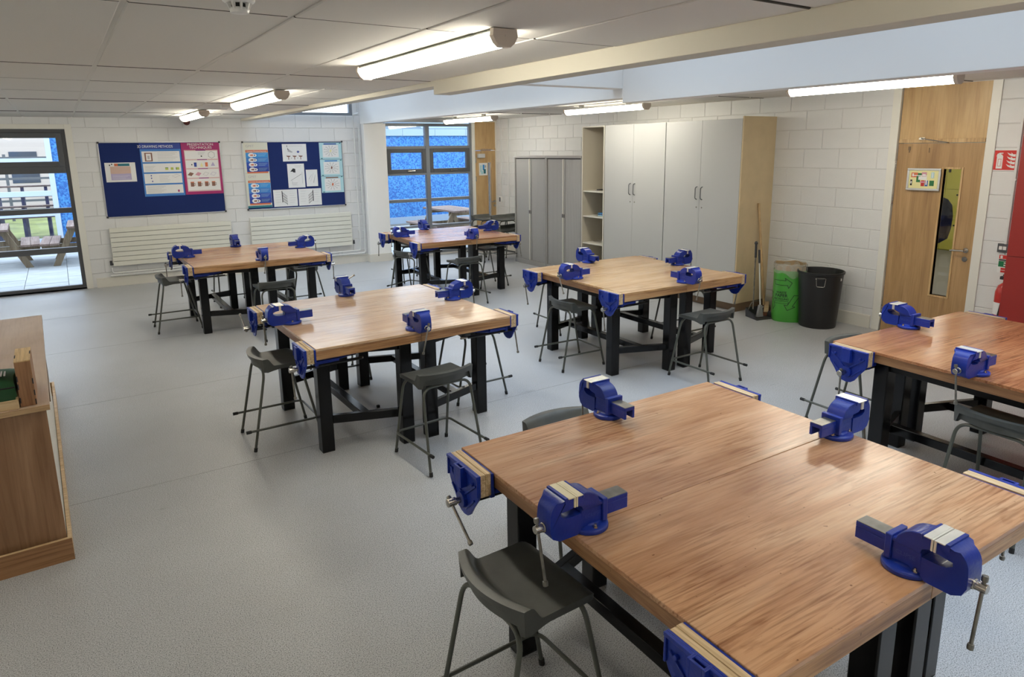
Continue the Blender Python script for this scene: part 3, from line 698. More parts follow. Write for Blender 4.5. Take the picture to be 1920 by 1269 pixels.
for i, (k, sd, off, ha, txt) in enumerate(VX):
    bx, by, br = SIDE[sd]
    lx, ly = (bx, by+off) if sd in ('left', 'right') else (bx+off, by)
    X, Y = on_bench(k, lx, ly); lab = "engineer's vice on %s, %s" % (BP[k][3], txt)
    if i == 0:
        o = vice0; o.location = (X, Y, HB); o.rotation_euler = (0, 0, BP[k][2]+br); o['label'] = lab; kids = {}
        for c in o.children: kids.setdefault(c.name.split('.')[0], []).append(c)
        for c in kids['jaw_plate']: c.material_slots[0].link = 'OBJECT'; c.material_slots[0].material = M['cream_jaw']
    else:
        o, kids = dup(vice0, (X, Y, HB), BP[k][2]+br, lab)
        for c in kids['jaw_plate']: c.material_slots[0].link = 'OBJECT'; c.material_slots[0].material = M['jaw']
    o['group'] = "engineer's vices in the middle of the bench edges"
    kids['handle'][0].rotation_euler = (radians(ha), 0, 0)

# ------------------------------------------------------------------ woodwork vices
def make_wood_vice():
    r = thing('woodwork_vice', '', 'vice')   # origin on the bench edge at the top surface; jaws at u<0
    mb = MB(); mb.box(-.013, -.001, -.13, .13, -.090, -.004); mb.build('rear_jaw', 'blue', r, bevel=.002)
    for k, (u0, u1) in enumerate(((-.037, -.014), (-.060, -.038))):
        mb = MB(); mb.box(u0, u1, -.127, .127, -.095, .001-.002*k); mb.build('lining', 'ply_edge', r, bevel=.0015, smooth=0)
    out = [(-.13, 0), (.13, 0), (.13, -.085), (.118, -.110), (.085, -.150), (.055, -.195), (.030, -.213), (0, -.218)]
    out = out+[(-p[0], p[1]) for p in out[-2:1:-1]]
    mb = MB(); mb.prism([(a, b) for a, b in out], 0, -.070, -.0605)
    mb.box(-.080, -.0695, -.13, .13, -.013, 0)                                    # rim along the top
    mb.box(-.078, -.0695, -.13, -.122, -.09, -.01); mb.box(-.078, -.0695, .122, .13, -.09, -.01)
    for sx in (1, -1):
        mb.T = Matrix.Translation((0, sx*.06, -.088)) @ Matrix.Rotation(radians(sx*38), 4, 'X'); mb.box(-.077, -.0695, -.065, .065, -.004, .004)
        mb.T = Matrix.Translation((0, sx*.058, -.150)) @ Matrix.Rotation(radians(sx*42), 4, 'X'); mb.box(-.077, -.0695, -.05, .05, -.004, .004)
        mb.T = None
        mb.cyl((-.066, sx*.085, -.050), (-.082, sx*.085, -.050), .008, 10)
    mb.cyl((-.066, 0, -.150), (-.088, 0, -.150), .034, 24)
    fj = mb.build('front_jaw', 'blue', r, bevel=.002)
    mb = MB()                                                                     # box for the bench dog
    mb.box(-.098, -.0695, -.030, -.020, -.085, .001); mb.box(-.098, -.0695, .020, .030, -.085, .001); mb.box(-.098, -.090, -.020, .020, -.085, .001); mb.build('dog_box', 'blue', fj, bevel=.0015)
    mb = MB(); mb.cyl((-.085, 0, -.150), (-.112, 0, -.150), .013, 20); mb.cyl((-.108, 0, -.150), (-.145, 0, -.150), .0175, 20); mb.build('screw_head', 'steel', r, bevel=.002)
    mb = MB(); L0, L1 = .020, .185
    mb.tube([(0, 0, L0), (0, 0, -L1)], .0058, 10)
    for z in (L0, -L1): mb.lathe([(0, .011), (.009, .008), (.0105, 0), (.009, -.008), (0, -.011)], 12, c=(0, 0, z))
    mb.build('handle', 'dull_steel', r, loc=(-.128, 0, -.150))
    mb = MB()
    mb.box(.0, .02, -.10, .10, -.125, -.090); mb.prism([(.02, -.092), (.30, -.092), (.30, -.108), (.14, -.135), (.02, -.165)], 1, -.022, .022)
    mb.box(.02, .16, -.10, -.075, -.112, -.092); mb.box(.02, .16, .075, .10, -.112, -.092); mb.build('underframe', 'blue', r, bevel=.003)
    for sx in (1, -1):
        mb = MB(); mb.cyl((-.066, sx*.062, -.135), (.33, sx*.062, -.135), .008, 10); mb.build('guide_rod', 'black_rail', r)
    mb = MB(); mb.cyl((-.066, 0, -.150), (.36, 0, -.150), .008, 10); mb.build('screw', 'dull_steel', r)
    return r
wv0 = make_wood_vice()
WV = [('near', -1, .63, -58, 'far left corner'), ('near', -1, -.645, 0, 'near left corner, cut by the frame'), ('near', 1, .62, 0, 'far right corner'), ('near', 1, -.62, 0, 'near right corner'),
      ('left', -1, .63, 118, 'far left corner'), ('left', -1, -.65, -10, 'near left corner'), ('left', 1, .62, 0, 'far right corner'), ('left', 1, -.64, 14, 'near right corner'),
      ('farl', -1, .63, 0, 'far left corner'), ('farl', -1, -.64, 4, 'near left corner'), ('farl', 1, -.63, -4, 'near right corner'),
      ('farm', -1, .63, 6, 'far left corner'), ('farm', -1, -.64, 6, 'near left corner'), ('farm', 1, -.63, 16, 'near right corner'),
      ('mid', -1, .63, -14, 'far left corner'), ('mid', -1, -.64, -8, 'near left corner'), ('mid', 1, .62, 0, 'far right corner'), ('mid', 1, -.63, -12, 'near right corner'),
      ('right', -1, .62, 0, 'far left corner'), ('right', 1, .62, 0, 'far right corner')]
for i, (k, sx, oy, ha, txt) in enumerate(WV):
    X, Y = on_bench(k, sx*BX, oy); rz = BP[k][2]+(0 if sx < 0 else pi); lab = 'blue woodwork vice at the %s of %s' % (txt, BP[k][3])
    if i == 0:
        o = wv0; o.location = (X, Y, HB); o.rotation_euler = (0, 0, rz); o['label'] = lab; kids = {}
        for c in o.children: kids.setdefault(c.name.split('.')[0], []).append(c)
    else: o, kids = dup(wv0, (X, Y, HB), rz, lab)
    o['group'] = 'woodwork vices at the bench corners'
    kids['handle'][0].rotation_euler = (radians(ha), 0, 0)

# ------------------------------------------------------------------ stools
def make_stool():
    r = thing('stool', '', 'stool')
    NX, NY = 24, 26
    def P(i, j):
        s = -1+2*i/NX; t = 1-(1-j/NY)**1.5            # t=0 bench side, t=1 lip side
        hw = .198+.006*max(0, (t-.75)/.25)-.016*max(0, 1-t/.10)**2
        x = s*hw; y = .172-.285*t-max(0, t-.30)/.70*.055*(1-s*s)
        lip = min(1, max(0, (t-.80)/.18)); lip = lip*lip*(3-2*lip)
        dish = -.014*(1-s*s)*sin(pi*min(1, t/.9))
        z = .602+dish-.018*max(0, 1-t/.16)**2+.056*lip
        return Vector((x, y, z))
    top = [[P(i, j) for i in range(NX+1)] for j in range(NY+1)]
    for k in range(1, 3): top.append([p+Vector((0, -.012*k, .001-.001*k)) for p in top[NY]])
    ny = len(top)-1
    vs = [p for row in top for p in row]; nt_ = len(vs); W_ = NX+1; fs = []
    for j, row in enumerate(top):
        t = j/ny
        for i, p in enumerate(row):
            e = abs(-1+2*i/NX); ear = .014*max(0, 1-abs(t-.85)/.35)
            if e > .9: z = min(p.z-.020, .572-ear)
            elif t > .9: z = p.z-.045+.02*(1-e*e)
            else: z = min(p.z-.010, .580)
            vs.append(Vector((p.x*(.985 if e > .97 else 1), p.y+(.006 if j == ny else 0), z)))
    for j in range(ny):
        for i in range(NX):
            a = j*W_+i; fs.append((a, a+W_, a+W_+1, a+1)); b = a+nt_; fs.append((b, b+1, b+W_+1, b+W_))
    for i in range(NX):
        a = i; fs.append((a, a+1, a+1+nt_, a+nt_)); a = ny*W_+i; fs.append((a+1, a, a+nt_, a+1+nt_))
    for j in range(ny):
        a = j*W_; fs.append((a+W_, a, a+nt_, a+W_+nt_)); a = j*W_+NX; fs.append((a, a+W_, a+W_+nt_, a+nt_))
    mb = MB(); mb.add(vs, fs); mb.build('seat', 'seat', r, smooth=40)
    for sy in (-1, 1):
        yt = sy*.105
        pts = fillet([(-.207, sy*.24, .012), (-.180, sy*.128, .562), (.180, sy*.128, .562), (.207, sy*.24, .012)], .075, 8)
        mb = MB(); mb.tube(pts, .0095, 10); fr = mb.build('leg_frame', 'seat_tube', r)
        for sx in (-1, 1):
            mb = MB(); mb.tube([(sx*.2035, sy*.236, .028), (sx*.2055, sy*.241, 0)], .0125, 10); mb.build('rubber_foot', 'rubber', fr)
    mb = MB(); pts = fillet([(-.214, -.275, .158), (-.214, .222, .158), (.214, .222, .158), (.214, -.275, .158)], .055, 6)
    mb.tube(pts, .0085, 10); ft = mb.build('footrest', 'seat_tube', r)
    for sx in (-1, 1): 
        mb = MB(); mb.cyl((sx*.214, -.258, .158), (sx*.214, -.292, .158), .0115, 10); mb.build('end_cap', 'rubber', ft)
    return r
stool0 = make_stool()
RZ = {'L': -pi/2, 'F': 0, 'R': pi/2, 'K': pi}
ST = [  # bench, local x,y, lip direction, extra turn, text
 ('near', -.845, .15, 'L', .05, 'pushed under the left edge of', 'grey stool'),
 ('near', .05, 1.09, 'K', -.02, 'at the far edge of', 'grey stool'),
 ('left', -.82, -.02, 'L', .0, 'at the left edge of', 'grey stool'),
 ('left', -.02, -1.025, 'F', .06, 'in front of', 'grey stool'),
 ('left', .78, -.08, 'R', 0, 'on the right side of', 'grey stool'),
 ('left', .0, 1.0, 'K', 0, 'behind', 'grey stool'),
 ('farl', -.88, -.01, 'L', 0, 'at the left edge of', 'grey stool'),
 ('farl', .03, -1.06, 'F', .05, 'in front of', 'grey stool'),
 ('farl', .66, -.04, 'R', 0, 'right side of', 'grey stool'),
 ('farl', -.04, 1.04, 'K', 0, 'behind', 'grey stool'),
 ('farm', -.66, -.12, 'L', .5, 'turned, left side of', 'grey stool'),
 ('farm', -.24, -1.04, 'F', .12, 'in front of', 'grey stool'),
 ('farm', .60, -.13, 'R', 0, 'right side of', 'grey stool'),
 ('farm', -.25, .96, 'K', 0, 'behind', 'grey stool'),
 ('mid', -.745, .0, 'L', -.03, 'at the left edge of', 'grey stool'),
 ('mid', .0, -1.03, 'F', .02, 'in front of', 'grey stool'),
 ('mid', .74, .0, 'R', 0, 'on the cupboard side of', 'grey stool'),
 ('mid', -.06, 1.10, 'K', 0, 'behind', 'grey stool'),
 ('right', -.62, -.20, 'L', 0, 'half under the left edge of', 'grey stool'),
 ('right', -.04, 1.05, 'K', 0, 'at the far edge of', 'grey stool')]
for i, (k, lx, ly, d, ex, txt, kind) in enumerate(ST):
    X, Y = on_bench(k, lx, ly); rz = BP[k][2]+RZ[d]+ex; lab = '%s with tubular legs, %s %s' % (kind, txt, BP[k][3])
    if i == 0: o = stool0; o.location = (X, Y, 0); o.rotation_euler = (0, 0, rz); o['label'] = lab
    else: o, _ = dup(stool0, (X, Y, 0), rz, lab)
    o['group'] = 'grey moulded stools round the benches'
SK = [(6.62, 11.02, 'left-hand'), (6.86, 10.72, 'middle'), (7.22, 10.78, 'right-hand')]
for (X, Y, nm) in SK:
    for lv in (0, 1):
        o, _ = dup(stool0, (X, Y+.02*lv, lv*.20), pi+.12 if nm != 'middle' else pi+.05,
                   'grey stool, %s of the %s stack beside the tambour cupboards' % ('top' if lv else 'bottom', nm))
        o['group'] = 'stacked stools by the narrow door'

# ------------------------------------------------------------------ ceiling lights
def make_light():
    r = thing('batten_light', '', 'ceiling light')   # along local y, hangs from z=0
    h, wd = .075, .058
    prof = [(-wd, -.012), (-wd-.004, -.030), (-wd+.012, -.058), (-.025, -h), (.025, -h), (wd-.012, -.058), (wd+.004, -.030), (wd, -.012)]
    mb = MB(); mb.prism([(-.045, 0), (.045, 0), (wd, -.012), (-wd, -.012)], 1, -.74, .74); hs_ = mb.build('housing', 'trim', r, smooth=0)
    for sy in (-1, 1): mb = MB(); mb.box(-.02, .02, sy*.45-.03, sy*.45+.03, 0, .044); mb.build('bracket', 'trim', hs_, smooth=0)
    mb = MB(); mb.prism(prof, 1, -.735, .735); mb.build('diffuser', 'lamp', r, smooth=50)
    for sy in (-1, 1):
        p2 = [(a*1.10, b*1.08 if b < -.013 else 0) for a, b in prof]
        mb = MB(); mb.prism(p2, 1, min(sy*.735, sy*.765), max(sy*.735, sy*.765)); mb.cyl((0, sy*.765, -.030), (0, sy*.767, -.030), .005, 8)
        mb.build('end_cap', 'lampbody', r, bevel=.006)
    return r
l0 = make_light()
LS = [((1.80, 3.64, 2.618), 'fluorescent batten light nearest the camera on the left ceiling', 1.13), ((1.78, 7.42, 2.618), 'second batten light along the left ceiling', 1.25), ((1.70, 10.75, 2.618), 'farthest batten light on the left ceiling, above the noticeboards', 1.1),
      ((6.06, 3.50, 2.615), 'batten light on the right ceiling above the oak door side', 1.), ((6.27, 7.25, 2.615), 'batten light on the right ceiling over the tall cupboards', 1.07), ((6.18, 10.76, 2.615), 'batten light on the right ceiling by the narrow door', 1.13),
      ((1.80, -.1, 2.618), 'added unseen batten light behind the camera on the left ceiling', 1), ((6.06, -.2, 2.615), 'added unseen batten light behind the camera on the right ceiling', 1),  # both unseen, added for more light from behind the camera
      ((-2.25, -.1, 2.618), 'added unseen batten light on the outer left ceiling row behind the camera', 1), ((-2.25, 3.66, 2.618), 'batten light on the outer left ceiling row level with the counter', 1), ((-2.25, 7.38, 2.618), 'second batten light on the outer left ceiling row', 1), ((-2.25, 10.75, 2.618), 'batten light on the outer left ceiling row by the left window', 1)]  # the one behind the camera is unseen and added for light
for i, (p, lab, vis) in enumerate(LS):
    if i == 0: o = l0; o.location = p; o['label'] = lab
    else: o, _ = dup(l0, p, 0, lab)
    o.scale = (1, vis, 1)
    o['group'] = 'fluorescent batten lights'

# ------------------------------------------------------------------ small ceiling fittings
t = thing('smoke_detector', 'round white smoke detector on the ceiling at the top edge', 'smoke detector', (.625, 2.74, ZL))
mb = MB(); mb.lathe([(0, 0), (.055, 0), (.056, -.012), (.046, -.020), (.0, -.020)], 28); mb.build('base', 'white', t)
mb = MB(); mb.lathe([(0, -.034), (.030, -.034), (.034, -.040), (.032, -.052), (.0, -.054)], 28); mb.build('cap', 'white', t)
for k in range(8):
    a = 2*pi*k/8; mb = MB(); mb.T = Matrix.Rotation(a, 4, 'Z'); mb.prism([(.028, -.018), (.044, -.018), (.034, -.044), (.028, -.044)], 1, -.004, .004); mb.build('rib', 'white', t)
mb = MB(); mb.lathe([(0, -.02), (.026, -.02), (.026, -.036), (0, -.036)], 20); mb.build('chamber', 'dark', t)
t = thing('motion_sensor', 'small white sensor unit between the two far left batten lights', 'sensor', (1.74, 8.85, ZL))
mb = MB(); mb.box(-.04, .04, -.10, .0, -.035, 0); mb.build('box', 'white', t, bevel=.003)
mb = MB(); mb.lathe([(.05, 0), (.05, -.02), (.035, -.045), (0, -.05)], 20, c=(.02, .09, 0)); mb.build('dome', 'white', t)
t = thing('fire_sounder', 'dark red round fire alarm sounder high above the left noticeboard', 'alarm', PA(-1.155, 0, 2.565), AW)
mb = MB(); mb.cyl((0, 0, 0), (0, -.03, 0), .05, 24); mb.cyl((0, -.03, 0), (0, -.07, 0), .042, 24); mb.build('body', mat('sounder_red', (.12, .015, .012), .5), t, bevel=.004)

# ------------------------------------------------------------------ noticeboards and what is pinned on them
def noticeboard(x0, x1, z0, z1, lab):
    t = thing('noticeboard', lab, 'noticeboard', PA((x0+x1)/2, 0, z0), AW); w = (x1-x0)/2; h = z1-z0
    mb = MB(); mb.box(-w+.012, w-.012, -.014, 0, .012, h-.012); mb.build('felt_panel', 'felt', t, smooth=0)
    for q in ((-w, w, 0, .016), (-w, w, h-.016, h), (-w, -w+.016, .016, h-.016), (w-.016, w, .016, h-.016)):
        mb = MB(); mb.box(q[0], q[1], -.020, 0, q[2], q[3]); mb.build('frame_bar', 'alu', t, bevel=.003)
    for a in (-w, w-.026):
        for b in (0, h-.026): mb = MB(); mb.box(a-.002, a+.028, -.022, -.018, b-.002, b+.028); mb.build('corner_cap', 'grey_plastic', t, bevel=.002)
noticeboard(-2.447, -.682, 1.086, 2.258, 'left navy noticeboard with aluminium frame above the left radiator')
noticeboard(-.344, 1.395, 1.088, 2.253, 'right navy noticeboard covered in sheets above the right radiator')
RXT = (pi/2, 0, 0)
def sheet(name, x0, x1, z0, z1, m_, lab, cat, rects=(), tilt=0, group=None):
    t = thing(name, lab, cat, PA((x0+x1)/2, .0150, (z0+z1)/2), AW, group); t.rotation_euler = (0, tilt, AW)
    w, h = (x1-x0)/2, (z1-z0)/2; mb = MB(); mb.box(-w, w, -.0012, 0, -h, h); mb.build('page', m_, t, smooth=0)
    if rects: rect_print(None, [(q[0], q[1], q[2], q[3], q[4])+tuple(q[5:]) for q in rects], parent=t, dy=-.0016)
    return t
def lines(x0, x1, z, n, dz, m_='greyink', th=.004):
    return [(x0, x1-(x1-x0)*.25*((k*7) % 3)/2, z-k*dz-th, z-k*dz, m_) for k in range(n)]
def poly(pts, m_): return (0, 0, 0, 0, m_, 'poly', pts)
sheet('notice_sheet', -2.383, -1.963, 1.642, 1.94, 'paper', 'white landscape sheet with peach and lilac table alone on the left board', 'notice',
      [(-.14, .14, -.02, .09, 'ink_peach'), (-.14, .14, -.12, -.02, 'ink_lilac'), (-.08, .13, .095, .135, 'ink_dteal'), (-.08, -.03, .095, .135, 'ink_orange'), (-.16, -.1, .09, .14, 'paper'), (-.15, -.135, .10, .12, 'black_ink'), (-.12, -.105, .115, .135, 'black_ink')]
      + lines(-.12, .12, .07, 6, .018, 'ink_rose', .003)+lines(-.12, .12, -.05, 4, .018, 'paper', .003))
# blue technical poster
p = sheet('poster', -1.877, -1.289, 1.397, 2.233, 'ink_midblue', 'blue poster headed 3D DRAWING METHODS on the left board', 'poster',
      [(-.294, .294, .325, .418, 'ink_navy')]+
      [(-.272, .272, a, b, 'paper') for a, b in ((.125, .292), (-.035, .10), (-.215, -.06), (-.378, -.24))]+
      [(-.235, -.125, .135, .270, 'ink_brown'), (-.215, -.145, .15, .255, 'paper'), (-.195, -.165, .17, .225, 'greyink')]+
      lines(-.05, .24, .272, 6, .024)+lines(-.25, -.10, .06, 4, .022)+lines(-.06, .10, -.09, 5, .024)+lines(-.25, .02, -.262, 6, .019)+
      [(.04, .085, -.005, .035, 'ink_lime'), (.12, .16, -.005, .035, 'ink_lime'), (.195, .245, -.005, .035, 'ink_lime'), (.04, .085, .025, .035, 'ink_green'), (.195, .205, -.005, .035, 'ink_green')]+
      [(-.18, -.165, -.10, -.08, 'ink_navy'), (-.18, -.165, -.14, -.12, 'ink_navy'), (-.17, -.155, -.19, -.17, 'ink_navy'), (.19, .215, -.36, -.325, 'ink_mag')]+
      [poly([(.12, -.10), (.20, -.075), (.25, -.10), (.17, -.13)], 'greyink'), poly([(.125, -.1), (.20, -.08), (.243, -.10), (.17, -.125)], 'paper')])
lettering('3D DRAWING METHODS', .058, p, (-.07, -.0035, .365), RXT, 'paper', wide=.78)
# magenta technical poster
rc = [(-.255, .255, -.37, .30, 'ink_rose'), (-.245, .245, .155, .285, 'paper'), (-.245, .245, .01, .135, 'paper'), (-.245, .245, -.145, -.01, 'paper'), (-.245, .245, -.35, -.165, 'paper')]
rc += [(-.08, .07, .288, .302, 'ink_purple'), (-.07, .08, .138, .150, 'ink_purple'), (-.07, .08, -.008, .004, 'ink_purple'), (-.07, .08, -.16, -.148, 'ink_purple')]
hexa = [(.155+.055*cos(radians(90+60*k)), .22+.058*sin(radians(90+60*k))) for k in range(6)]
rc += [poly(hexa, 'black_ink'), poly([(.155+(x-.155)*.93, .22+(y-.22)*.93) for x, y in hexa], 'paper'), (-.01, .01, .19, .21, 'black_ink')]+lines(-.05, .06, .265, 3, .016)
rc += [(-.125, -.085, .03, .10, 'ink_navy'), (-.165, -.15, .055, .075, 'black_ink'), poly([(-.035, .03), (.015, .03), (-.01, .10)], 'pale_yellow'), (.045, .085, .03, .10, 'ink_orange'), poly([(.13, .04), (.195, .04), (.165, .105)], 'ink_lilac')]
for k, cc in enumerate(('ink_brown', 'ink_pink', 'greyink', 'ink_lilac')):
    x = -.19+.115*k; rc.append(poly([(x-.048, -.10), (x+.01, -.12), (x+.05, -.075), (x-.005, -.055)], cc))
    if k > 1: rc.append(poly([(x-.040, -.10), (x+.01, -.115), (x+.043, -.077), (x-.005, -.06)], 'paper'))
for k in range(4):
    x = -.17+.108*k; rc += [(x-.035, x+.015, -.29, -.22, 'ink_brown'), (x+.015, x+.035, -.275, -.235, 'ink_brown'), (x+.018, x+.029, -.268, -.242, 'paper'), (x-.035, x+.02, -.225, -.212, 'ink_orange')]
p = sheet('poster', -1.279, -.696, 1.402, 2.237, 'ink_mag', 'magenta poster headed PRESENTATION TECHNIQUES on the left board', 'poster', rc)
lettering('PRESENTATION', .056, p, (0, -.0045, .388), RXT, 'paper', wide=1.0); lettering('TECHNIQUES', .056, p, (0, -.0045, .338), RXT, 'paper', wide=1.0)
# joint posters
for (z0, z1, nm) in ((1.722, 2.234, 'upper'), (1.128, 1.720, 'lower')):
    h = (z1-z0)/2; rc = [(-.165, .20, h-.165, h-.125, 'ink_orange')]
    zt = h-.17; zb = -h+.075 if nm == 'lower' else -h+.02; n = 4; dz = (zt-zb)/n
    for k in range(n):
        a = zt-dz*k; rc.append((-.165, .20, a-dz, a, ('ink_sky', 'ink_midblue', 'ink_deepblue', 'ink_navy')[k]))
        c1 = [(-.075+.052*cos(2*pi*q/14), a-dz/2+.9*dz/2*sin(2*pi*q/14)) for q in range(14)]; rc.append(poly(c1, 'paper'))
        c1 = [(-.022+.034*cos(2*pi*q/12), a-dz/2-.004+.62*dz/2*sin(2*pi*q/12)) for q in range(12)]; rc.append(poly(c1, 'paper'))
        rc.append(poly([(-.10, a-dz*.6), (-.05, a-dz*.7), (-.045, a-dz*.35), (-.09, a-dz*.4)], 'ink_brown' if k % 2 else 'ink_orange')); rc.append((-.032, -.012, a-dz*.62, a-dz*.42, 'black_ink'))
        rc += lines(.03, .18, a-.02, 3, .018, 'ink_teal', .003)
    rc.append((-.165, .18, zb-.025, zb, 'ink_orange'))
    if nm == 'lower': rc.append((-.2, .2, -h, -h+.035, 'ink_dteal'))
    p = sheet('poster', -.332, .075, z0, z1, 'ink_cream', '%s blue and cream woodworking joints poster on the right board' % nm, 'poster', rc, group='joint posters at the left of the right board')
    lettering('GMIT', .058, p, (-.09, -.008, h-.062), RXT, 'greyink'); lettering('Common Woodworking Joints', .030, p, (.015, -.009, h-.147), RXT, 'paper', wide=.85)
# white sheets
def sketch(kind):
    if kind == 'eye': 
        r = [poly([(-.10, .06), (-.06, .03), (-.03, .01), (-.05, .0), (-.12, .02)], 'greyink'), poly([(-.12, .09), (-.10, .05), (-.115, .04)], 'black_ink'), poly([(.06+.022*cos(q), .015+.02*sin(q)) for q in [2*pi*k/10 for k in range(10)]], 'ink_navy'), poly([(.0, .0), (.06, .03), (.12, .01), (.06, .024)], 'greyink')]
        for k in range(3): x = -.11+.105*k; r += [poly([(x-.04, -.05), (x+.04, -.055), (x+.02, -.075), (x-.02, -.072)], 'ink_brown'), (x-.006, x+.006, -.12, -.07, 'ink_brown'), (x+.045, x+.055, -.10, -.09, 'black_ink') if k < 2 else (x, x+.004, -.12, -.10, 'ink_brown')]
        return r+[(-.13, -.12, .10, .125, 'black_ink')]+lines(-.10, .14, .118, 1, .02)
    if kind == 'saw': return [poly([(-.10, .07), (-.05, .13), (-.01, .12), (-.01, .055), (-.05, .06), (-.06, .075)], 'black_ink'), poly([(-.10, -.085), (.09, .025), (.09, .03), (-.10, -.08)], 'black_ink')]+lines(-.02, .10, .175, 2, .02)+lines(-.08, .02, -.12, 4, .014)+[(.10, .105, -.14, .07, 'greyink'), (-.08, -.075, -.14, -.09, 'greyink')]
    if kind == 'rough': return [poly([(.02, -.08), (.06, .06), (.065, .06), (.03, -.09)], 'greyink'), poly([(-.03, -.06), (.03, .09), (.033, .09), (-.026, -.06)], 'greyink'), poly([(-.06, -.02), (-.055, -.025), (.0, .06), (-.004, .062)], 'greyink')]
    s = 1 if kind == 'gate' else -1; r = []
    bx = [0, .02, .045, .07]
    r.append((-.055*s-.006, -.055*s+.006, -.075, .125, 'black_ink'))
    for k in range(4):
        x0 = s*(-.05+.022*k); r.append(poly([(x0, .10-.022*k), (x0+s*.004, .10-.022*k), (x0+s*.012, -.06-.022*k), (x0+s*.008, -.06-.022*k)], 'black_ink'))
    for k in range(4): r.append(poly([(-.05*s, .10-.05*k), (.03*s, .03-.045*k), (.03*s, .024-.045*k), (-.05*s, .094-.05*k)], 'black_ink'))
    return r+lines(-.17, -.07, .11, 5, .045, 'greyink', .003)+lines(.07, .18, .12, 6, .04, 'greyink', .003)
sheet('notice_sheet', .318, .736, 1.906, 2.205, 'paper', 'white landscape sheet with an eye drawing at the top of the right board', 'notice', sketch('eye'))
sheet('notice_sheet', .380, .673, 1.446, 1.863, 'paper', 'white portrait sheet with a black tool and a long diagonal line', 'notice', sketch('saw'))
sheet('notice_sheet', .698, .901, 1.460, 1.754, 'paper', 'smallest white sheet with a faint pencil sketch', 'notice', sketch('rough'))
sheet('notice_sheet', .107, .517, 1.126, 1.420, 'paper', 'lower left white sheet with a black slatted frame drawing', 'notice', sketch('gate'))
sheet('notice_sheet', .539, .947, 1.124, 1.420, 'paper', 'lower right white sheet with a black slatted frame drawing', 'notice', sketch('gate2'))
for n, (z0, z1, nm, hd) in enumerate(((1.932, 2.224, 'top', 'ink_navy'), (1.631, 1.926, 'middle', 'ink_midblue'), (1.334, 1.626, 'bottom', 'ink_brown'))):
    rc = [(-.145, .145, -.115, .105, 'paper'), (-.12, .11, .112, .132, hd), (.16, .19, .125, .14, 'ink_dteal'), (-.185, -.15, -.14, -.125, 'ink_dteal')]
    for k in range(12):
        a = 2*pi*k/12+.2; c_, s_ = cos(a), sin(a); r0, r1 = .03, .085
        rc.append(poly([(c_*r0*1.2-s_*.0015, s_*r0+c_*.0015), (c_*r1*1.2-s_*.0015, s_*r1*.95+c_*.0015), (c_*r1*1.2+s_*.0015, s_*r1*.95-c_*.0015), (c_*r0*1.2+s_*.0015, s_*r0-c_*.0015)], 'black_ink'))
        rc.append((c_*.115-.008, c_*.115+.008, s_*.088-.006, s_*.088+.006, 'greyink'))
    rc.append(poly([(-.02, -.01), (.005, -.03), (.02, .012), (-.004, .03)], ('pale_yellow', 'ink_brown', 'ink_orange')[n]))
    sheet('notice_sheet', .963, 1.371, z0, z1, 'ink_teal', '%s of the three pale teal sheets with radial diagrams' % nm, 'notice', rc, group='pale teal sheets on the right board')

# ------------------------------------------------------------------ radiators and pipes
def radiator(x0, x1, zt, zb, valve, lab):
    t = thing('radiator', lab, 'radiator', PA((x0+x1)/2, 0, 0), AW); w = (x1-x0)/2; n = 8; dz = (zt-zb)/n
    for k in range(n):
        mb = MB(); z = zb+k*dz
        mb.box(-w, w, -.075, -.055, z+.0035, z+dz-.0035); mb.build('panel', 'rad', t, bevel=.003, smooth=0)
    mb = MB(); mb.box(-w, -w+.03, -.056, -.03, zb, zt); mb.box(w-.03, w, -.056, -.03, zb, zt); mb.box(-w+.01, w-.01, -.056, -.050, zb, zt); mb.box(-w*.6, -w*.6+.04, -.03, 0, zt-.1, zt-.06); mb.box(w*.6-.04, w*.6, -.03, 0, zt-.1, zt-.06)
    mb.build('header', 'rad', t, smooth=0)
    mb = MB(); mb.box(-w+.012, w-.012, -.0565, -.0555, zb+.01, zt-.01); mb.build('groove_shade_sheet', 'groove_shade', t, smooth=0)  # dark sheet paints the shade in the gaps between panels
    mb = MB(); vx = valve*(w+.03)
    mb.cyl((vx, -.05, zb+.02), (vx, -.05, zb+.09), .017, 12); mb.cyl((vx-valve*.03, -.05, zb+.035), (vx+valve*.018, -.05, zb+.035), .010, 10); mb.build('valve', 'grey_plastic', t)
radiator(-2.44, -.64, .932, .325, -1, 'long white panel radiator under the left noticeboard')
radiator(-.33, 1.455, .965, .345, 1, 'long white panel radiator under the right noticeboard')
def pipe(pts, r, lab, name='heating_pipe'):
    t = thing(name, lab, 'pipe', PA(*pts[0][:1], 0, 0), AW)
    inv = Matrix.Translation(Vector((pts[0][0], 0, 0))).inverted()
    mb = MB(); mb.tube(fillet([(a-pts[0][0], -b, c) for a, b, c in pts], .05, 5), r, 10); mb.build('pipe', 'pipe', t)
    return t
t = pipe([(-2.47, .05, .30), (-2.47, .05, .215), (1.61, .05, .235), (1.61, .05, 2.72), (1.63, .30, 2.73)], .011, 'white heating pipe dropping from the left radiator and climbing the far wall, left of two')
for s, z in ((0, 0),): pass
t2 = pipe([(-2.5, .05, .175), (1.70, .05, .18), (1.70, .05, 2.52)], .012, 'white heating pipe nearest the skirting that climbs beside the pilaster, right of two')
for z in (.60, 1.42, 2.30):
    for (tt, xx) in ((t, 1.61+2.47), (t2, 1.70+2.5)):
        mb = MB(); mb.box(xx-.02, xx+.02, -.055, 0, z-.006, z+.006); mb.build('clip', 'pipe', tt, smooth=0)
for xx in (-1.6, 0, 1.2):
    mb = MB(); mb.box(xx+2.5-.006, xx+2.5+.006, -.055, 0, .16, .24); mb.build('clip', 'pipe', t2, smooth=0)
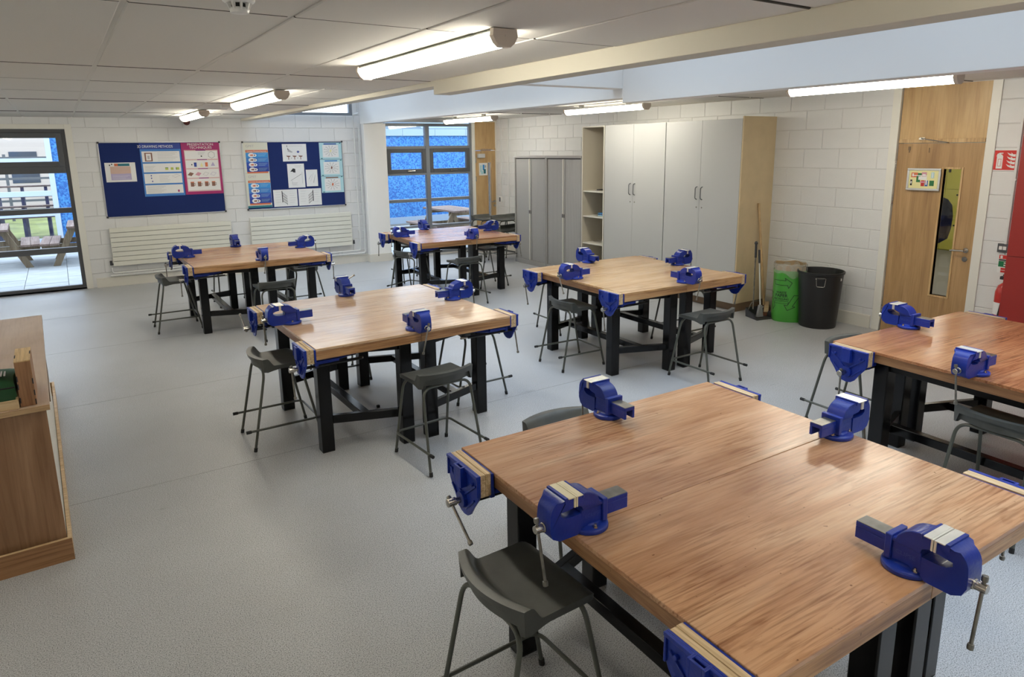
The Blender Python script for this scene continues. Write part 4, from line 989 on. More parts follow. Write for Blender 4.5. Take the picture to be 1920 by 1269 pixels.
# electrical trunking on the right wall by the narrow door, and by the red cabinet
for (y, z0, lab) in ((11.95, 1.12, 'thin white conduit left of two on the wall by the narrow door'), (11.66, .12, 'thin white conduit right of two on the wall by the narrow door')):
    t = thing('conduit', lab, 'conduit', (XB, y, 0), -pi/2, 'white conduits by the narrow door')
    mb = MB(); mb.box(-.012, .012, -.02, 0, z0, 2.655); mb.build('trunk', 'pipe', t, bevel=.003, smooth=0)
    for z in (1.35, 2.2): mb = MB(); mb.box(-.022, .022, -.024, 0, z-.01, z+.01); mb.build('clip', 'pipe', t, smooth=0)
t = thing('light_switch', 'grey and white switch at the foot of a conduit by the narrow door', 'switch', (XB, 11.95, 1.05), -pi/2)
mb = MB(); mb.box(-.055, .045, -.03, 0, -.055, .055); mb.build('plate', 'white', t, bevel=.004); mb = MB(); mb.box(-.05, .0, -.034, -.03, -.045, .045); mb.build('rocker', 'frame', t, bevel=.002)
t = thing('conduit', 'white conduit down the wall between the red sign and red cabinet', 'conduit', (XB, 2.845, 0), -pi/2)
mb = MB(); mb.box(-.011, .011, -.022, 0, 1.11, 2.655); mb.build('trunk', 'pipe', t, bevel=.003, smooth=0)
mb = MB(); mb.box(-.03, .02, -.026, 0, 1.72, 1.735); mb.build('clip', 'pipe', t, smooth=0)
t = thing('light_switch', 'dark double rocker switch between the oak door and red cabinet', 'switch', (XB, 2.862, 1.07), -pi/2)
mb = MB(); mb.box(-.046, .046, -.022, 0, -.043, .043); mb.build('plate', 'frame', t, bevel=.003)
for sx in (-.017, .017): mb = MB(); mb.box(sx-.014, sx+.014, -.026, -.022, -.017, .017); mb.build('rocker', 'white', t, bevel=.001)

# ------------------------------------------------------------------ fire point
t = thing('fire_sign', 'square red fire extinguisher and flames sign beside the oak door', 'sign', (XB, 2.950, 1.908), -pi/2)
mb = MB(); mb.box(-.1, .1, -.004, 0, -.1, .1); mb.build('plate', 'paper', t, smooth=0)
R_ = [(-.092, .092, -.092, .092, 'red_sign'), (-.070, -.018, -.080, .040, 'paper'), (-.064, -.024, .030, .052, 'paper'), (-.052, -.036, .050, .070, 'paper')]
R_ += [poly([(-.075, .035), (-.068, .060), (-.045, .070), (-.020, .070), (-.020, .062), (-.045, .060), (-.062, .050), (-.068, .035)], 'paper'), (-.058, -.030, -.058, .012, 'red_sign'), (-.055, -.033, -.054, .008, 'paper')]
for k in range(4):
    b = -.075+k*.036; R_.append(poly([(.085, b), (.060, b+.002), (.030, b+.016), (.012, b+.040), (.030, b+.030), (.052, b+.024), (.044, b+.040), (.066, b+.022), (.085, b+.024)], 'paper'))
rect_print(None, R_, parent=t, dy=-.0048)
t = thing('fire_notice', 'small red green and white fire instruction strip above the extinguisher', 'sign', (XB, 2.842, .915), -pi/2)
mb = MB(); mb.box(-.05, .05, -.003, 0, -.09, .09); mb.build('plate', 'paper', t, smooth=0)
rect_print(None, [(-.045, .045, .048, .086, 'red_sign'), (-.045, .045, .030, .044, 'black_ink'), (-.045, .045, -.03, .026, 'green_sign'), (-.035, -.015, .052, .08, 'paper'), (.0, .03, -.02, -.006, 'paper'), (.0, .03, .004, .016, 'paper'), (-.02, .045, -.085, -.04, 'red_sign'), (-.045, .045, -.064, -.06, 'paper')], parent=t, dy=-.004)
t = thing('fire_extinguisher', 'red fire extinguisher half hidden behind the red cabinet', 'fire extinguisher', (XB-.10, 2.765, .30))
mb = MB(); mb.lathe([(0, 0), (.07, 0), (.078, .015), (.078, .36), (.06, .42), (.025, .45), (.022, .48), (0, .48)], 24); mb.build('cylinder', 'fire_red', t)
mb = MB(); mb.box(-.02, .02, -.02, .05, .48, .51); mb.box(-.012, .012, -.09, .03, .515, .53); mb.build('lever', 'black_ink', t, bevel=.003)
mb = MB(); mb.tube(fillet([(0, -.02, .49), (-.06, -.06, .45), (-.085, -.02, .30), (-.085, -.0, .12)], .04), .011, 8); mb.build('hose', 'rubber', t)
mb = MB(); mb.lathe([(.0785, .14), (.0785, .26)], 24); mb.build('label_band', 'paper', t)
t = thing('red_cabinet', 'tall plain red steel cabinet cut by the right edge', 'cabinet', (7.36, 1.55, 0))
mb = MB(); mb.box(.012, .235, 0, 1.19, .06, 2.35); mb.build('carcass', 'red', t, smooth=0)
mb = MB(); mb.box(.03, .235, .02, 1.17, 0, .06); mb.build('plinth', 'black_rail', t, smooth=0)
for z0, z1 in ((.065, 1.028), (1.034, 2.345)):
    for y0, y1 in ((.003, .593), (.597, 1.187)): mb = MB(); mb.box(-.006, .012, y0, y1, z0, z1); mb.build('door', 'red', t, bevel=.002, smooth=0)

# ------------------------------------------------------------------ tall cupboards on the right wall
def handle_bow(par, x, y, z, h=.16, m_='steel'):
    mb = MB(); mb.tube(fillet([(x, y, z-h/2), (x-.035, y, z-h/2+.012), (x-.035, y, z+h/2-.012), (x, y, z+h/2)], .03, 5), .006, 8); mb.build('handle', m_, par)
def tall_cupboard(y0, y1, lab, hy, lockz):
    t = thing('tall_cupboard', lab, 'cupboard', (6.975, y0, 0), 0, 'tall grey double-door cupboards'); d = XB-6.975-.002; w = y1-y0
    mb = MB(); mb.box(.02, d, 0, .018, .10, 2.40); mb.box(.02, d, w-.018, w, .10, 2.40); mb.box(.02, d, .018, w-.018, 2.38, 2.40); mb.box(.02, d, .018, w-.018, .10, .118); mb.box(d-.01, d, .018, w-.018, .118, 2.38)
    mb.build('carcass', 'cup_edge', t, smooth=0)
    mb = MB(); mb.box(.06, d, 0, w, 0, .10); mb.build('plinth', 'brown', t, smooth=0)
    ym = w/2
    for k, (a, b) in enumerate(((.002, ym-.0015), (ym+.0015, w-.002))):
        mb = MB(); mb.box(0, .018, a, b, .105, 2.398); dd = mb.build('door', 'cup', t, bevel=.0015, smooth=0)
        hy_ = ym+(-.045 if k == 0 else .045)
        handle_bow(dd, 0, hy_, 1.475, .165, 'frame')
        mb = MB(); mb.cyl((.001, hy_, lockz), (-.004, hy_, lockz), .009, 12); mb.build('lock', 'dull_steel', dd)
tall_cupboard(5.525, 6.775, 'tall grey cupboard at the right end, beside the pale side panel', 0, 1.29)
tall_cupboard(6.785, 8.035, 'tall grey cupboard in the middle, next to the open shelves', 0, 1.29)
t = thing('side_panel', 'pale yellow board covering the right end of the tall cupboards', 'panel', (6.975, 5.503, 0))
mb = MB(); mb.box(.0, XB-6.977, 0, .020, .105, 2.425); mb.build('board', 'mdf', t, bevel=.001, smooth=0)
mb = MB(); mb.box(.03, XB-6.977, .004, .020, 0, .105); mb.build('plinth_board', 'brown', t, smooth=0)
t = thing('open_shelving', 'narrow open shelf unit at the left end of the tall cupboards', 'shelf unit', (6.975, 8.045, 0)); w = .535; d = XB-6.977
mb = MB(); mb.box(0, d, 0, .018, .1, 2.40); mb.build('side', 'cup_in', t, smooth=0); mb = MB(); mb.box(0, d, w-.018, w, 0, 2.40); mb.build('side', 'cup_in', t, smooth=0)
mb = MB(); mb.box(d-.01, d, .018, w-.018, .1, 2.38); mb.build('back', 'cup_in', t, smooth=0)
mb = MB(); mb.box(0, d, .018, w-.018, 2.382, 2.40); mb.build('top', 'cup_in', t, smooth=0)
mb = MB(); mb.box(.03, d, .018, w-.018, 0, .1); mb.build('plinth', 'brown', t, smooth=0)
for z in (.115, .578, 1.008, 1.405): mb = MB(); mb.box(.012, d-.01, .019, w-.019, z-.018, z); mb.build('shelf', 'cup_edge', t, smooth=0)
mb = MB()
for yy in (0, w-.018): mb.box(-.002, .0, yy, yy+.018, .0 if yy else .1, 2.40)
mb.box(-.002, 0, .018, w-.018, 2.382, 2.40); mb.build('edging', 'cup_edge', t, smooth=0)
t = thing('mallet', 'small wooden block with a dark handle on the top open shelf', 'tool', (7.09, 8.13, 1.4055))
mb = MB(); mb.box(0, .10, -.045, .045, 0, .05); mb.build('head', 'pine', t, bevel=.004)
mb = MB(); mb.tube([(.05, .045, .022), (.05, .27, .012)], [.014, .007], 8); mb.build('shaft', 'black_ink', t)
t = thing('folded_cloths', 'blue and white folded cloths on the second open shelf', 'cloths', (7.10, 8.21, 1.0085))
for k, (c_, y0, y1, x0) in enumerate((('ink_teal', -.12, .12, 0), ('ink_midblue', -.11, .13, .01), ('paper', -.10, .09, .02), ('ink_sky', -.08, .11, 0))):
    mb = MB(); mb.box(x0, x0+.2, y0, y1, k*.013, k*.013+.012); mb.build('cloth', c_, t, bevel=.005)
# tambour cupboards
for n, (y0, lab) in enumerate(((8.60, 'grey tambour cupboard on the right, next to the open shelves'), (9.575, 'grey tambour cupboard on the left, by the stacked stools'))):
    t = thing('tambour_cupboard', lab, 'cupboard', (6.985, y0, 0), 0, 'two grey tambour cupboards'); w, d, h = .965, .48, 1.945
    mb = MB(); mb.box(0, d, 0, .022, .0, h-.03); mb.box(0, d, w-.022, w, 0, h-.03); mb.box(d-.01, d, .022, w-.022, .08, h-.03); mb.build('carcass', 'tamb_f', t, smooth=0)
    mb = MB(); mb.box(-.008, d, -.001, w+.001, h-.035, h); mb.build('top', 'tamb_f', t, bevel=.003, smooth=0)
    mb = MB(); mb.box(.0, d, .022, w-.022, .0, .085); mb.build('plinth', 'tamb_f', t, smooth=0)
    for s in (0, 1):
        a0, a1 = (.03, w/2-.034) if s == 0 else (w/2+.034, w-.03); ns = 24; ww = (a1-a0)/ns
        mb = MB()
        for k in range(ns):
            a = a0+ww*k; mb.prism([(.028, a+.001), (.020, a+.003), (.018, a+ww/2), (.020, a+ww-.003), (.028, a+ww-.001)], 2, .088, h-.05)
        o = mb.build('shutter', 'tamb', t, smooth=40); o['kind'] = 'stuff'
        e0, e1 = (w/2-.034, w/2-.008) if s == 0 else (w/2+.008, w/2+.034)
        mb = MB(); mb.box(.008, .03, e0, e1, .088, h-.05); eb = mb.build('edge_strip', 'cup_edge' if s else 'tamb_f', t, bevel=.002)
        mb = MB(); mb.box(.002, .008, (e0+e1)/2-.008, (e0+e1)/2+.008, .93, .99); mb.build('latch', 'black_ink', eb)
    mb = MB(); mb.box(.03, .035, .02, w-.02, .08, h-.04); mb.build('inner_back', 'dark', t, smooth=0)

# ------------------------------------------------------------------ bins, broom, dustpan
t = thing('black_bin', 'large round black plastic bin with a wire side handle', 'bin', (7.24, 4.52, 0))
mb = MB(); rb, rt, h = .198, .248, .655
mb.lathe([(0, .0), (rb, 0), (rb+.004, .01), (rt-.006, h-.03), (rt+.006, h-.026), (rt+.008, h-.004), (rt+.002, h), (rt-.006, h-.002), (rt-.010, h-.03), (rb-.006, .02), (0, .02)], 40); mb.build('tub', 'bin', t)
A_ = math.atan2(-4.52, -7.24)+.02; mb = MB(); mb.T = Matrix.Rotation(A_, 4, 'Z')
mb.tube(fillet([(rt-.012, -.045, .605), (rt+.018, -.05, .60), (rt+.016, -.04, .505), (rt+.016, .04, .505), (rt+.018, .05, .60), (rt-.012, .045, .605)], .015), .004, 8); hd = mb.build('wire_handle', 'steel', t)
mb = MB(); mb.T = Matrix.Rotation(A_, 4, 'Z'); mb.cyl((rt+.018, -.045, .598), (rt+.018, .045, .598), .016, 12); mb.build('grip', 'bin', t)
mb = MB(); mb.T = Matrix.Rotation(A_+1.1, 4, 'Z'); mb.box(rt-.018, rt-.009, -.012, .012, .56, .60); mb.build('sticker', 'paper', t)
# recycling bag
GX, GY = 7.205, 4.90
t = thing('recycling_bag', 'green waste paper recycling bag holder with clear liner against the wall', 'bin', (GX, GY, 0))
n = 12; ring = []
def rad(a): return .185*(1+.045*cos(4*a)+.02*sin(3*a))
mb = MB(); prof = [(.0, .97), (.05, 1.0), (.25, 1.01), (.45, .99), (.62, 1.0)]
vs = []; NN = 40
for z, k in prof:
    for j in range(NN): a = 2*pi*j/NN; q = rad(a)*k*(1+.012*sin(7*a+z*9)); vs.append((q*cos(a), q*sin(a), z))
fs = [(i*NN+j, i*NN+(j+1) % NN, (i+1)*NN+(j+1) % NN, (i+1)*NN+j) for i in range(len(prof)-1) for j in range(NN)]
fs.append(tuple(range(NN))[::-1]); mb.add(vs, fs); mb.build('bag', 'bag', t)
mb = MB(); vs = []
pr = [(.30, .96), (.60, .97), (.69, .985), (.692, 1.01), (.66, 1.03)]
for z, k in pr[1:4]:
    for j in range(NN): a = 2*pi*j/NN; q = rad(a)*k*.96*(1+.02*sin(9*a)); vs.append((q*cos(a), q*sin(a), z+.006*sin(5*a)))
mb.add(vs, [(i*NN+j, (i+1)*NN+j, (i+1)*NN+(j+1) % NN, i*NN+(j+1) % NN) for i in range(2) for j in range(NN)]); mb.build('cardboard_rim', 'cardboard', t)
mb = MB(); vs = []
for z, k in [(.575, 1.03), (.60, 1.05), (.635, 1.05), (.69, 1.04), (.70, 1.0), (.66, .93), (.6, .92)]:
    for j in range(NN): a = 2*pi*j/NN; q = rad(a)*k*(1+.02*sin(11*a+z*14)+.012*sin(17*a)); vs.append((q*cos(a), q*sin(a), z+(.02*sin(6*a)+.03*cos(2*a+1) if k > 1.02 and z < .59 else .006*sin(8*a))))
mb.add(vs, [(i*NN+j, i*NN+(j+1) % NN, (i+1)*NN+(j+1) % NN, (i+1)*NN+j) for i in range(6) for j in range(NN)])
lm = bpy.data.materials.new('crinkled_liner'); lm.use_nodes = True; lt = lm.node_tree; lb = lt.nodes['Principled BSDF']
lb.inputs['Base Color'].default_value = (.75, .74, .66, 1); lb.inputs['Roughness'].default_value = .25; lb.inputs['Alpha'].default_value = .30
nn = lt.nodes.new('ShaderNodeTexNoise'); nn.inputs['Scale'].default_value = 22; nn.inputs['Detail'].default_value = 4; bb = lt.nodes.new('ShaderNodeBump'); bb.inputs['Strength'].default_value = .9; bb.inputs['Distance'].default_value = .01
lt.links.new(nn.outputs['Fac'], bb.inputs['Height']); lt.links.new(bb.outputs[0], lb.inputs['Normal'])
mb.build('liner', lm, t)
# printed recycling emblem and words, wrapped on the side towards the camera
Ag = math.atan2(-GY, -GX)-.42
def wrap(u, z, off=.004):   # u metres along the side
    a = Ag+u/.19; q = rad(a)*1.01+off; return (q*cos(a), q*sin(a), z)
mb = MB()
def stroke(pts, wd=.006):
    for p, q in zip(pts[:-1], pts[1:]):
        L_ = hypot(q[0]-p[0], q[1]-p[1]); m_ = max(1, int(L_/.02)); nx, nz = -(q[1]-p[1])/L_*wd/2, (q[0]-p[0])/L_*wd/2
        for k in range(m_):
            a = (p[0]+(q[0]-p[0])*k/m_, p[1]+(q[1]-p[1])*k/m_); b = (p[0]+(q[0]-p[0])*(k+1)/m_, p[1]+(q[1]-p[1])*(k+1)/m_)
            mb.add([wrap(a[0]+nx, a[1]+nz), wrap(b[0]+nx, b[1]+nz), wrap(b[0]-nx, b[1]-nz), wrap(a[0]-nx, a[1]-nz)], [(0, 1, 2, 3)])
def arrow(rot):
    c0 = (0.0, .325); K = 1.45
    pts = [(-.075, .125), (.030, .125), (.022, .146), (.080, .108), (.054, .062), (.046, .086), (-.055, .086), (-.075, .125)]
    R = []
    for x, y in pts: R.append((c0[0]+(cos(rot)*x-sin(rot)*y)*K, c0[1]+(sin(rot)*x+cos(rot)*y)*K))
    stroke(R)
for k in range(3): arrow(2*pi*k/3)
stroke([(-.075, .255), (.085, .255), (.085, .228), (-.075, .228), (-.075, .255)], .004)
mb.build('emblem', 'black_ink', t, smooth=0)
for txt, z, s_, u0 in (('WASTE', .360, .036, 0), ('PAPER', .322, .052, 0), ('RECYCLING', .280, .033, 0)):
    me = text_mesh(txt, s_, 'CENTER', .0006)
    for v in me.vertices: v.co = wrap(v.co.x+u0, v.co.y+z, .0045)
    me.materials.append(M['black_ink']); o = bpy.data.objects.new('lettering', me); COL.objects.link(o); o.parent = t
# broom
t = thing('broom', 'wooden broom leaning against the pale side panel', 'broom', (7.30, 5.26, 0))
mb = MB(); mb.tube([(0.0, 0.04, .09), (.015, .222, 1.365)], .015, 12); mb.build('handle', 'handle_wood', t)
mb = MB(); mb.T = Matrix.Rotation(radians(35), 4, 'Z'); mb.box(-.24, .24, -.028, .028, .055, .095); mb.build('head', 'pine', t, bevel=.008)
mb = MB(); mb.T = Matrix.Rotation(radians(35), 4, 'Z')
mb.prism([(-.03, .055), (.03, .055), (.045, 0), (-.045, 0)], 0, -.235, .235); mb.build('bristles', 'bristle', t)
# lobby dustpan with brush
t = thing('lobby_dustpan', 'black long-handled dustpan with a grey upright handle', 'dustpan', (7.00, 5.14, 0), radians(-12))
mb = MB(); mb.add([(-.13, -.11, 0), (.13, -.11, 0), (.10, .13, 0), (-.10, .13, 0), (-.13, -.11, .006), (.13, -.11, .006), (.10, .13, .01), (-.10, .13, .01), (-.13, -.06, .07), (.13, -.06, .07), (.105, .135, .11), (-.105, .135, .11)],
  [(3, 2, 1, 0), (4, 5, 6, 7), (0, 1, 5, 4), (7, 6, 10, 11), (2, 3, 11, 10), (0, 4, 8, 11, 3), (4, 7, 11, 8), (1, 2, 10, 9, 5), (5, 9, 10, 6)]); mb.build('pan', 'grey_plastic', t)
mb = MB(); mb.tube(fillet([(-.10, .10, .06), (-.07, .06, .20), (.07, .06, .20), (.10, .10, .06)], .04), .005, 8); mb.build('bail', 'dull_steel', t)
mb = MB(); mb.tube([(-.05, .06, .10), (-.045, .08, .87)], .008, 10); mb.build('pole', 'dull_steel', t)
mb = MB(); mb.tube([(-.046, .076, .74), (-.045, .08, .90)], .014, 10); mb.lathe([(0, 0), (.02, .01), (.022, .025), (.012, .042), (0, .045)], 12, c=(-.045, .08, .895)); mb.build('grip', 'grey_plastic', t)
t = thing('lobby_brush', 'slim upright brush with grey bristles standing in the dustpan', 'brush', (6.965, 5.11, .0), radians(-12))
mb = MB(); mb.tube([(.015, .02, .17), (-.012, .06, .82)], .0075, 10); mb.build('pole', 'pipe', t)
mb = MB(); mb.tube([(-.006, .055, .68), (-.012, .062, .84)], .012, 10); mb.build('grip', 'grey_plastic', t)
mb = MB(); mb.prism([(.0, .165), (.03, .165), (.058, .02), (-.028, .02)], 1, .0, .035); mb.build('bristles', mat('grey_bristle', (.30, .30, .30), .9, bump=(250, .8)), t)

# ------------------------------------------------------------------ counter at the left, in its plinth
CR = .027
t = thing('demonstration_counter', 'oak laminate counter at the left edge', 'counter', (-.178, 3.955, 0), CR)
mb = MB(); mb.box(-1.3, 0, 0, 2.36, .835, .86, 0); tp = mb.build('worktop', 'counter_top', t, bevel=.002)
mb = MB(); mb.box(-1.3, 0, -.004, 0, .833, .861); mb.build('front_edging', 'counter_edge', tp, bevel=.001)
mb = MB(); mb.box(-1.3, -.018, .045, .063, .02, .835); mb.build('front_panel', 'counter', t, smooth=0)
mb = MB(); mb.box(-.036, -.018, .063, 2.30, .02, .835); mb.build('side_panel', 'cup_edge', t, smooth=0)
mb = MB(); mb.box(-.017, -.004, .70, 1.35, .66, .834); mb.build('dark_strip', 'brown', t, smooth=0)  # dark brown strip on the side, under the worktop
mb = MB(); mb.box(-1.3, -1.28, .063, 2.30, .02, .835); mb.box(-1.28, -.036, 2.28, 2.30, .02, .835); mb.build('back_panels', 'counter', t, smooth=0)
t = thing('plinth_surround', 'low wooden kick-board frame round the foot of the left counter', 'plinth', (-.175, 3.955, 0), CR)
mb = MB(); mb.box(-1.3, .0, .0, .018, 0, .122); mb.build('front_board', 'plinth', t, smooth=0)
mb = MB(); mb.box(-1.3, .0, .001, .017, .122, .124); mb.build('front_edge', 'pine', t, smooth=0)
mb = MB(); mb.box(-.018, .0, .018, 3.04, 0, .122); mb.build('side_board', 'pine', t, smooth=0)
mb = MB(); mb.box(-1.3, -.018, 3.022, 3.04, 0, .122); mb.build('back_board', 'pine', t, smooth=0)
# finger-jointed box, pencil case and tray on the counter
t = thing('wooden_box', 'tall finger-jointed wooden box standing on the counter', 'box', (-.262, 3.985, .861), CR*.6)
bw, bd, bh = .033, .275, .228
mb = MB(); mb.box(-bw, bw, 0, .005, 0, bh); mb.build('front', 'box_face', t, smooth=0)
mb = MB(); mb.box(-bw, bw, .0, bd, bh-.0, bh+.005); mb.build('top', 'box_top', t, smooth=0)
for sx in (-1, 1): mb = MB(); mb.box(min(sx*bw, sx*(bw-.005)), max(sx*bw, sx*(bw-.005)), .005, bd, 0, bh); mb.build('side', 'box_face', t, smooth=0)
mb = MB(); mb.box(-bw, bw, bd-.005, bd, 0, bh); mb.build('back', 'box_face', t, smooth=0)
for (z, sx) in ((.02, -1), (.09, -1), (.13, -1), (.05, 1), (.11, 1), (.003, 1)):
    mb = MB(); x = sx*bw; mb.box(min(x, x-sx*.005), max(x, x-sx*.005), -.001, .004, z, z+.028); mb.build('finger', 'black_ink', t, smooth=0)
for (y, sx) in ((.07, -1), (.13, 1)):
    mb = MB(); x = sx*bw; mb.box(min(x, x-sx*.005), max(x, x-sx*.005), y, y+.06, bh+.001, bh+.006); mb.build('finger', 'black_ink', t, smooth=0)
t = thing('pine_tray', 'pale pine tray holding the green pencil case', 'tray', (-.318, 3.965, .861), CR*.6)
mb = MB(); mb.box(-.42, .018, 0, .015, .0, .045); mb.build('front_board', 'pine', t, bevel=.001)
mb = MB(); mb.box(.006, .018, .015, .48, .0, .038); mb.build('side_board', 'pine', t, bevel=.001); mb = MB(); mb.box(-.42, .006, .015, .48, 0, .006); mb.build('base', 'pine', t, smooth=0)
t = thing('pencil_case', 'dark green zipped pencil case lying in the pine tray', 'case', (-.345, 4.02, .868), CR*.6)
mb = MB(); vs = []; NXg, NYg = 10, 12
for j in range(NYg+1):
    for i in range(NXg+1):
        a, b = i/NXg, j/NYg; hgt = .135*(sin(pi*min(max(b, .04), .96))**.28)*(.86+.14*sin(pi*a)**.5)
        vs.append((-.36+.40*a*(1-.03*sin(6*b)), .02+.36*b, hgt if 0 < j < NYg else .01))
nb = len(vs); vs += [(x, y, 0) for x, y, z in vs]
Wg = NXg+1; fs = []
for j in range(NYg):
    for i in range(NXg): a = j*Wg+i; fs += [(a, a+1, a+Wg+1, a+Wg), (a+nb, a+Wg+nb, a+Wg+1+nb, a+1+nb)]
for i in range(NXg): a = i; fs.append((a, a+nb, a+1+nb, a+1)); a = NYg*Wg+i; fs.append((a, a+1, a+1+nb, a+nb))
for j in range(NYg): a = j*Wg; fs.append((a, a+Wg, a+Wg+nb, a+nb)); a = j*Wg+NXg; fs.append((a, a+nb, a+Wg+nb, a+Wg))
mb.add(vs, fs); mb.build('pouch', 'green_bag', t, smooth=60)
mb = MB(); mb.tube([(-.34, .024, .085), (.035, .024, .083)], .004, 6); mb.build('zip', 'black_ink', t)
mb = MB(); 
for k in range(7): mb.box(-.09+k*.014, -.083+k*.014, .08, .16+.01*(k % 2), .1325, .137)
o = mb.build('print', 'greyink', t, smooth=0); o['kind'] = 'stuff'

# ------------------------------------------------------------------ little things on the floor
t = tag(MB().box(-.012, .012, -.012, .012, 0, .022).build('rubber_cap', 'rubber', loc=(1.97, 5.05, 0), bevel=.003), 'tiny black rubber cap lying on the floor under the pale bench', 'cap')

# ------------------------------------------------------------------ corridor behind the oak door
mb = MB(); mb.box(7.95, 15.2, 2.0, 9.5, -.1, 0); mb.build('floor', mat('corridor_floor', (.17, .165, .15), .5), smooth=0)['kind'] = 'structure'
mb = MB(); mb.box(7.95, 15.2, 2.0, 9.5, 2.9, 3.0); mb.build('ceiling', 'trim', smooth=0)['kind'] = 'structure'
mb = MB(); mb.box(15.1, 15.2, 2.0, 9.5, 0, 2.9); mb.box(7.95, 15.2, 1.9, 2.0, 0, 2.9); mb.box(7.95, 15.2, 9.5, 9.6, 0, 2.9); mb.build('wall_corridor', 'trim', smooth=0)['kind'] = 'structure'
cl_ = bpy.data.lights.new('corridor_lamp', 'AREA'); cl_.shape = 'RECTANGLE'; cl_.size = 4; cl_.size_y = .4; cl_.energy = 70; cl_.color = (1, .93, .78)
clo = bpy.data.objects.new('corridor_lamp', cl_); clo.location = (11.5, 5.8, 2.88); COL.objects.link(clo)
for n in range(4):
    y = 5.90+n*.33
    t = thing('locker', 'yellow-green locker column seen through the door glass, number %s from the right' % ('one', 'two', 'three', 'four')[n], 'locker', (14.46, y, 0), 0, 'yellow-green lockers beyond the door')
    mb = MB(); mb.box(0, .45, 0, .328, 0, 1.8); mb.build('carcass', 'locker', t, smooth=0)
    for (z0, z1) in ((.02, .60), (.605, 1.19), (1.195, 1.78)):
        mb = MB(); mb.box(-.018, 0, .004, .324, z0, z1); dd = mb.build('door', 'locker', t, bevel=.003)
        mb = MB(); mb.box(-.028, -.018, .26, .30, (z0+z1)/2+.03, (z0+z1)/2+.09); mb.build('lock', 'black_ink', dd)
        mb = MB(); mb.cyl((-.02, .10, z1-.1), (-.03, .10, z1-.1), .016, 10); mb.build('vent_plug', 'black_ink', dd)
t = thing('dark_jacket', 'dark hanging jacket glimpsed through the left of the door glass', 'jacket', (9.05, 4.13, 0))
mb = MB(); mb.lathe([(.02, .86), (.10, .92), (.125, 1.05), (.13, 1.2), (.11, 1.33), (.06, 1.40), (.015, 1.42)], 16, close=True); mb.build('body', mat('black_cloth', (.012, .012, .018), .9, bump=(20, .8)), t)
mb = MB(); mb.tube([(.0, .10, 1.33), (.02, .17, 1.10), (.0, .15, .90)], [.05, .045, .035], 10); mb.build('sleeve', bpy.data.materials['black_cloth'], t)
mb = MB(); mb.cyl((0, 0, 1.41), (0, 0, 2.9), .003, 6); mb.build('hanging_cord', 'black_ink', t)

# ------------------------------------------------------------------ courtyard
mb = MB(); mb.box(-14, 16, 12.75, 30, -.12, -.03); gd = struct(mb.build('ground', 'joint', smooth=0)); gd.name = 'floor.002'
sl_me = MB().box(-.297, .297, -.297, .297, -.03, 0).mesh('slab', 'paving', 0)
def slab(x, y):
    o = bpy.data.objects.new('slab', sl_me); COL.objects.link(o); o.parent = gd; o.location = (x, y, random.uniform(-.003, .001)); o.rotation_euler = (0, 0, random.choice((0, pi)))
for i in range(9):
    for j in range(10): slab(-2.78+.6*i*.62/.6*.97, 13.1+.602*j)
for i in range(11):
    for j in range(8): slab(4.2+.602*i, 13.1+.602*j)
# blue rendered block across the yard with a big white framed window
R0 = empty('blue_building', (0, 0, 0)); tag(R0, 'blue rendered building across the yard with a metal coping', 'building')
mb = MB(); mb.box(3.2, 15.5, 18.4, 18.7, .16, 2.47); mb.build('wall', 'blue_render', R0, smooth=0)
mb = MB(); mb.box(3.2, 15.5, 18.37, 18.7, -.03, .16); mb.build('plinth', mat('grey_base', (.20, .26, .34), .8), R0, smooth=0)
for k in range(12): mb = MB(); mb.box(3.2+1.03*k, 3.2+1.03*k+1.024, 18.34, 18.8, 2.47, 2.66); mb.build('coping', 'coping', R0, bevel=.004, smooth=0)
mb = MB(); mb.box(3.2, 15.5, 18.8, 26, 2.60, 2.70); mb.prism([(19.6, 2.70), (26, 2.70), (26, 3.35), (21.0, 3.35)], 0, 9.6, 15.5); mb.build('roof', 'roof', R0, smooth=0)
R1 = empty('blue_gable', (0, 0, 0)); tag(R1, 'blue rendered wall with a large white framed opening, seen through the left window', 'building')
YB = 19.4
mb = MB(); mb.box(-.07, 3.2, YB, YB+.3, -.03, 3.4); mb.box(-9, -3.9, YB, YB+.3, -.03, 3.4); mb.box(-3.9, -.07, YB, YB+.3, 2.95, 3.4); mb.box(-2.15, -1.72, YB-.25, YB+.1, -.03, 2.95); mb.build('wall', 'blue_render', R1, smooth=0)
mb = MB(); mb.box(-3.9, -.07, YB-.03, YB+.08, .02, .14); mb.box(-.18, -.07, YB-.03, YB+.08, .14, 2.95); mb.box(-3.9, -.18, YB-.03, YB+.08, 2.85, 2.95); mb.box(-1.72, -1.60, YB-.03, YB+.08, .14, 2.85)
mb.box(-1.60, -.18, YB-.03, YB+.08, 1.86, 2.0); mb.box(-1.60, -.18, YB-.03, YB+.08, 1.13, 1.25); mb.box(-1.60, -.18, YB-.03, YB+.08, .66, .76); mb.build('white_frame', 'white_frame', R1, bevel=.004, smooth=0)
for (a, b) in ((.14, .66), (.76, 1.13), (1.25, 1.86), (2.0, 2.85)): mb = MB(); mb.box(-1.60, -.18, YB+.02, YB+.03, a, b); mb.build('pane', 'glass', R1, smooth=0)
mb = MB(); mb.box(-6, 2.9, YB+1.2, 30, -.03, .0); mb.build('grass', 'grass')['kind'] = 'stuff'; g_ = bpy.data.objects['grass']; tag(g_, 'yellow-green grass in place of grass reflected in the white framed window', 'grass')  # this grass stands in for grass reflected in the window glass
t = thing('yard_fence', 'distant grey fence on posts beyond the grass', 'fence', (0, 27, 0))
for k in range(9): mb = MB(); mb.box(-5+k*1.2, -4.92+k*1.2, 0, .08, 0, 2.1); mb.build('post', 'frame', t, smooth=0)
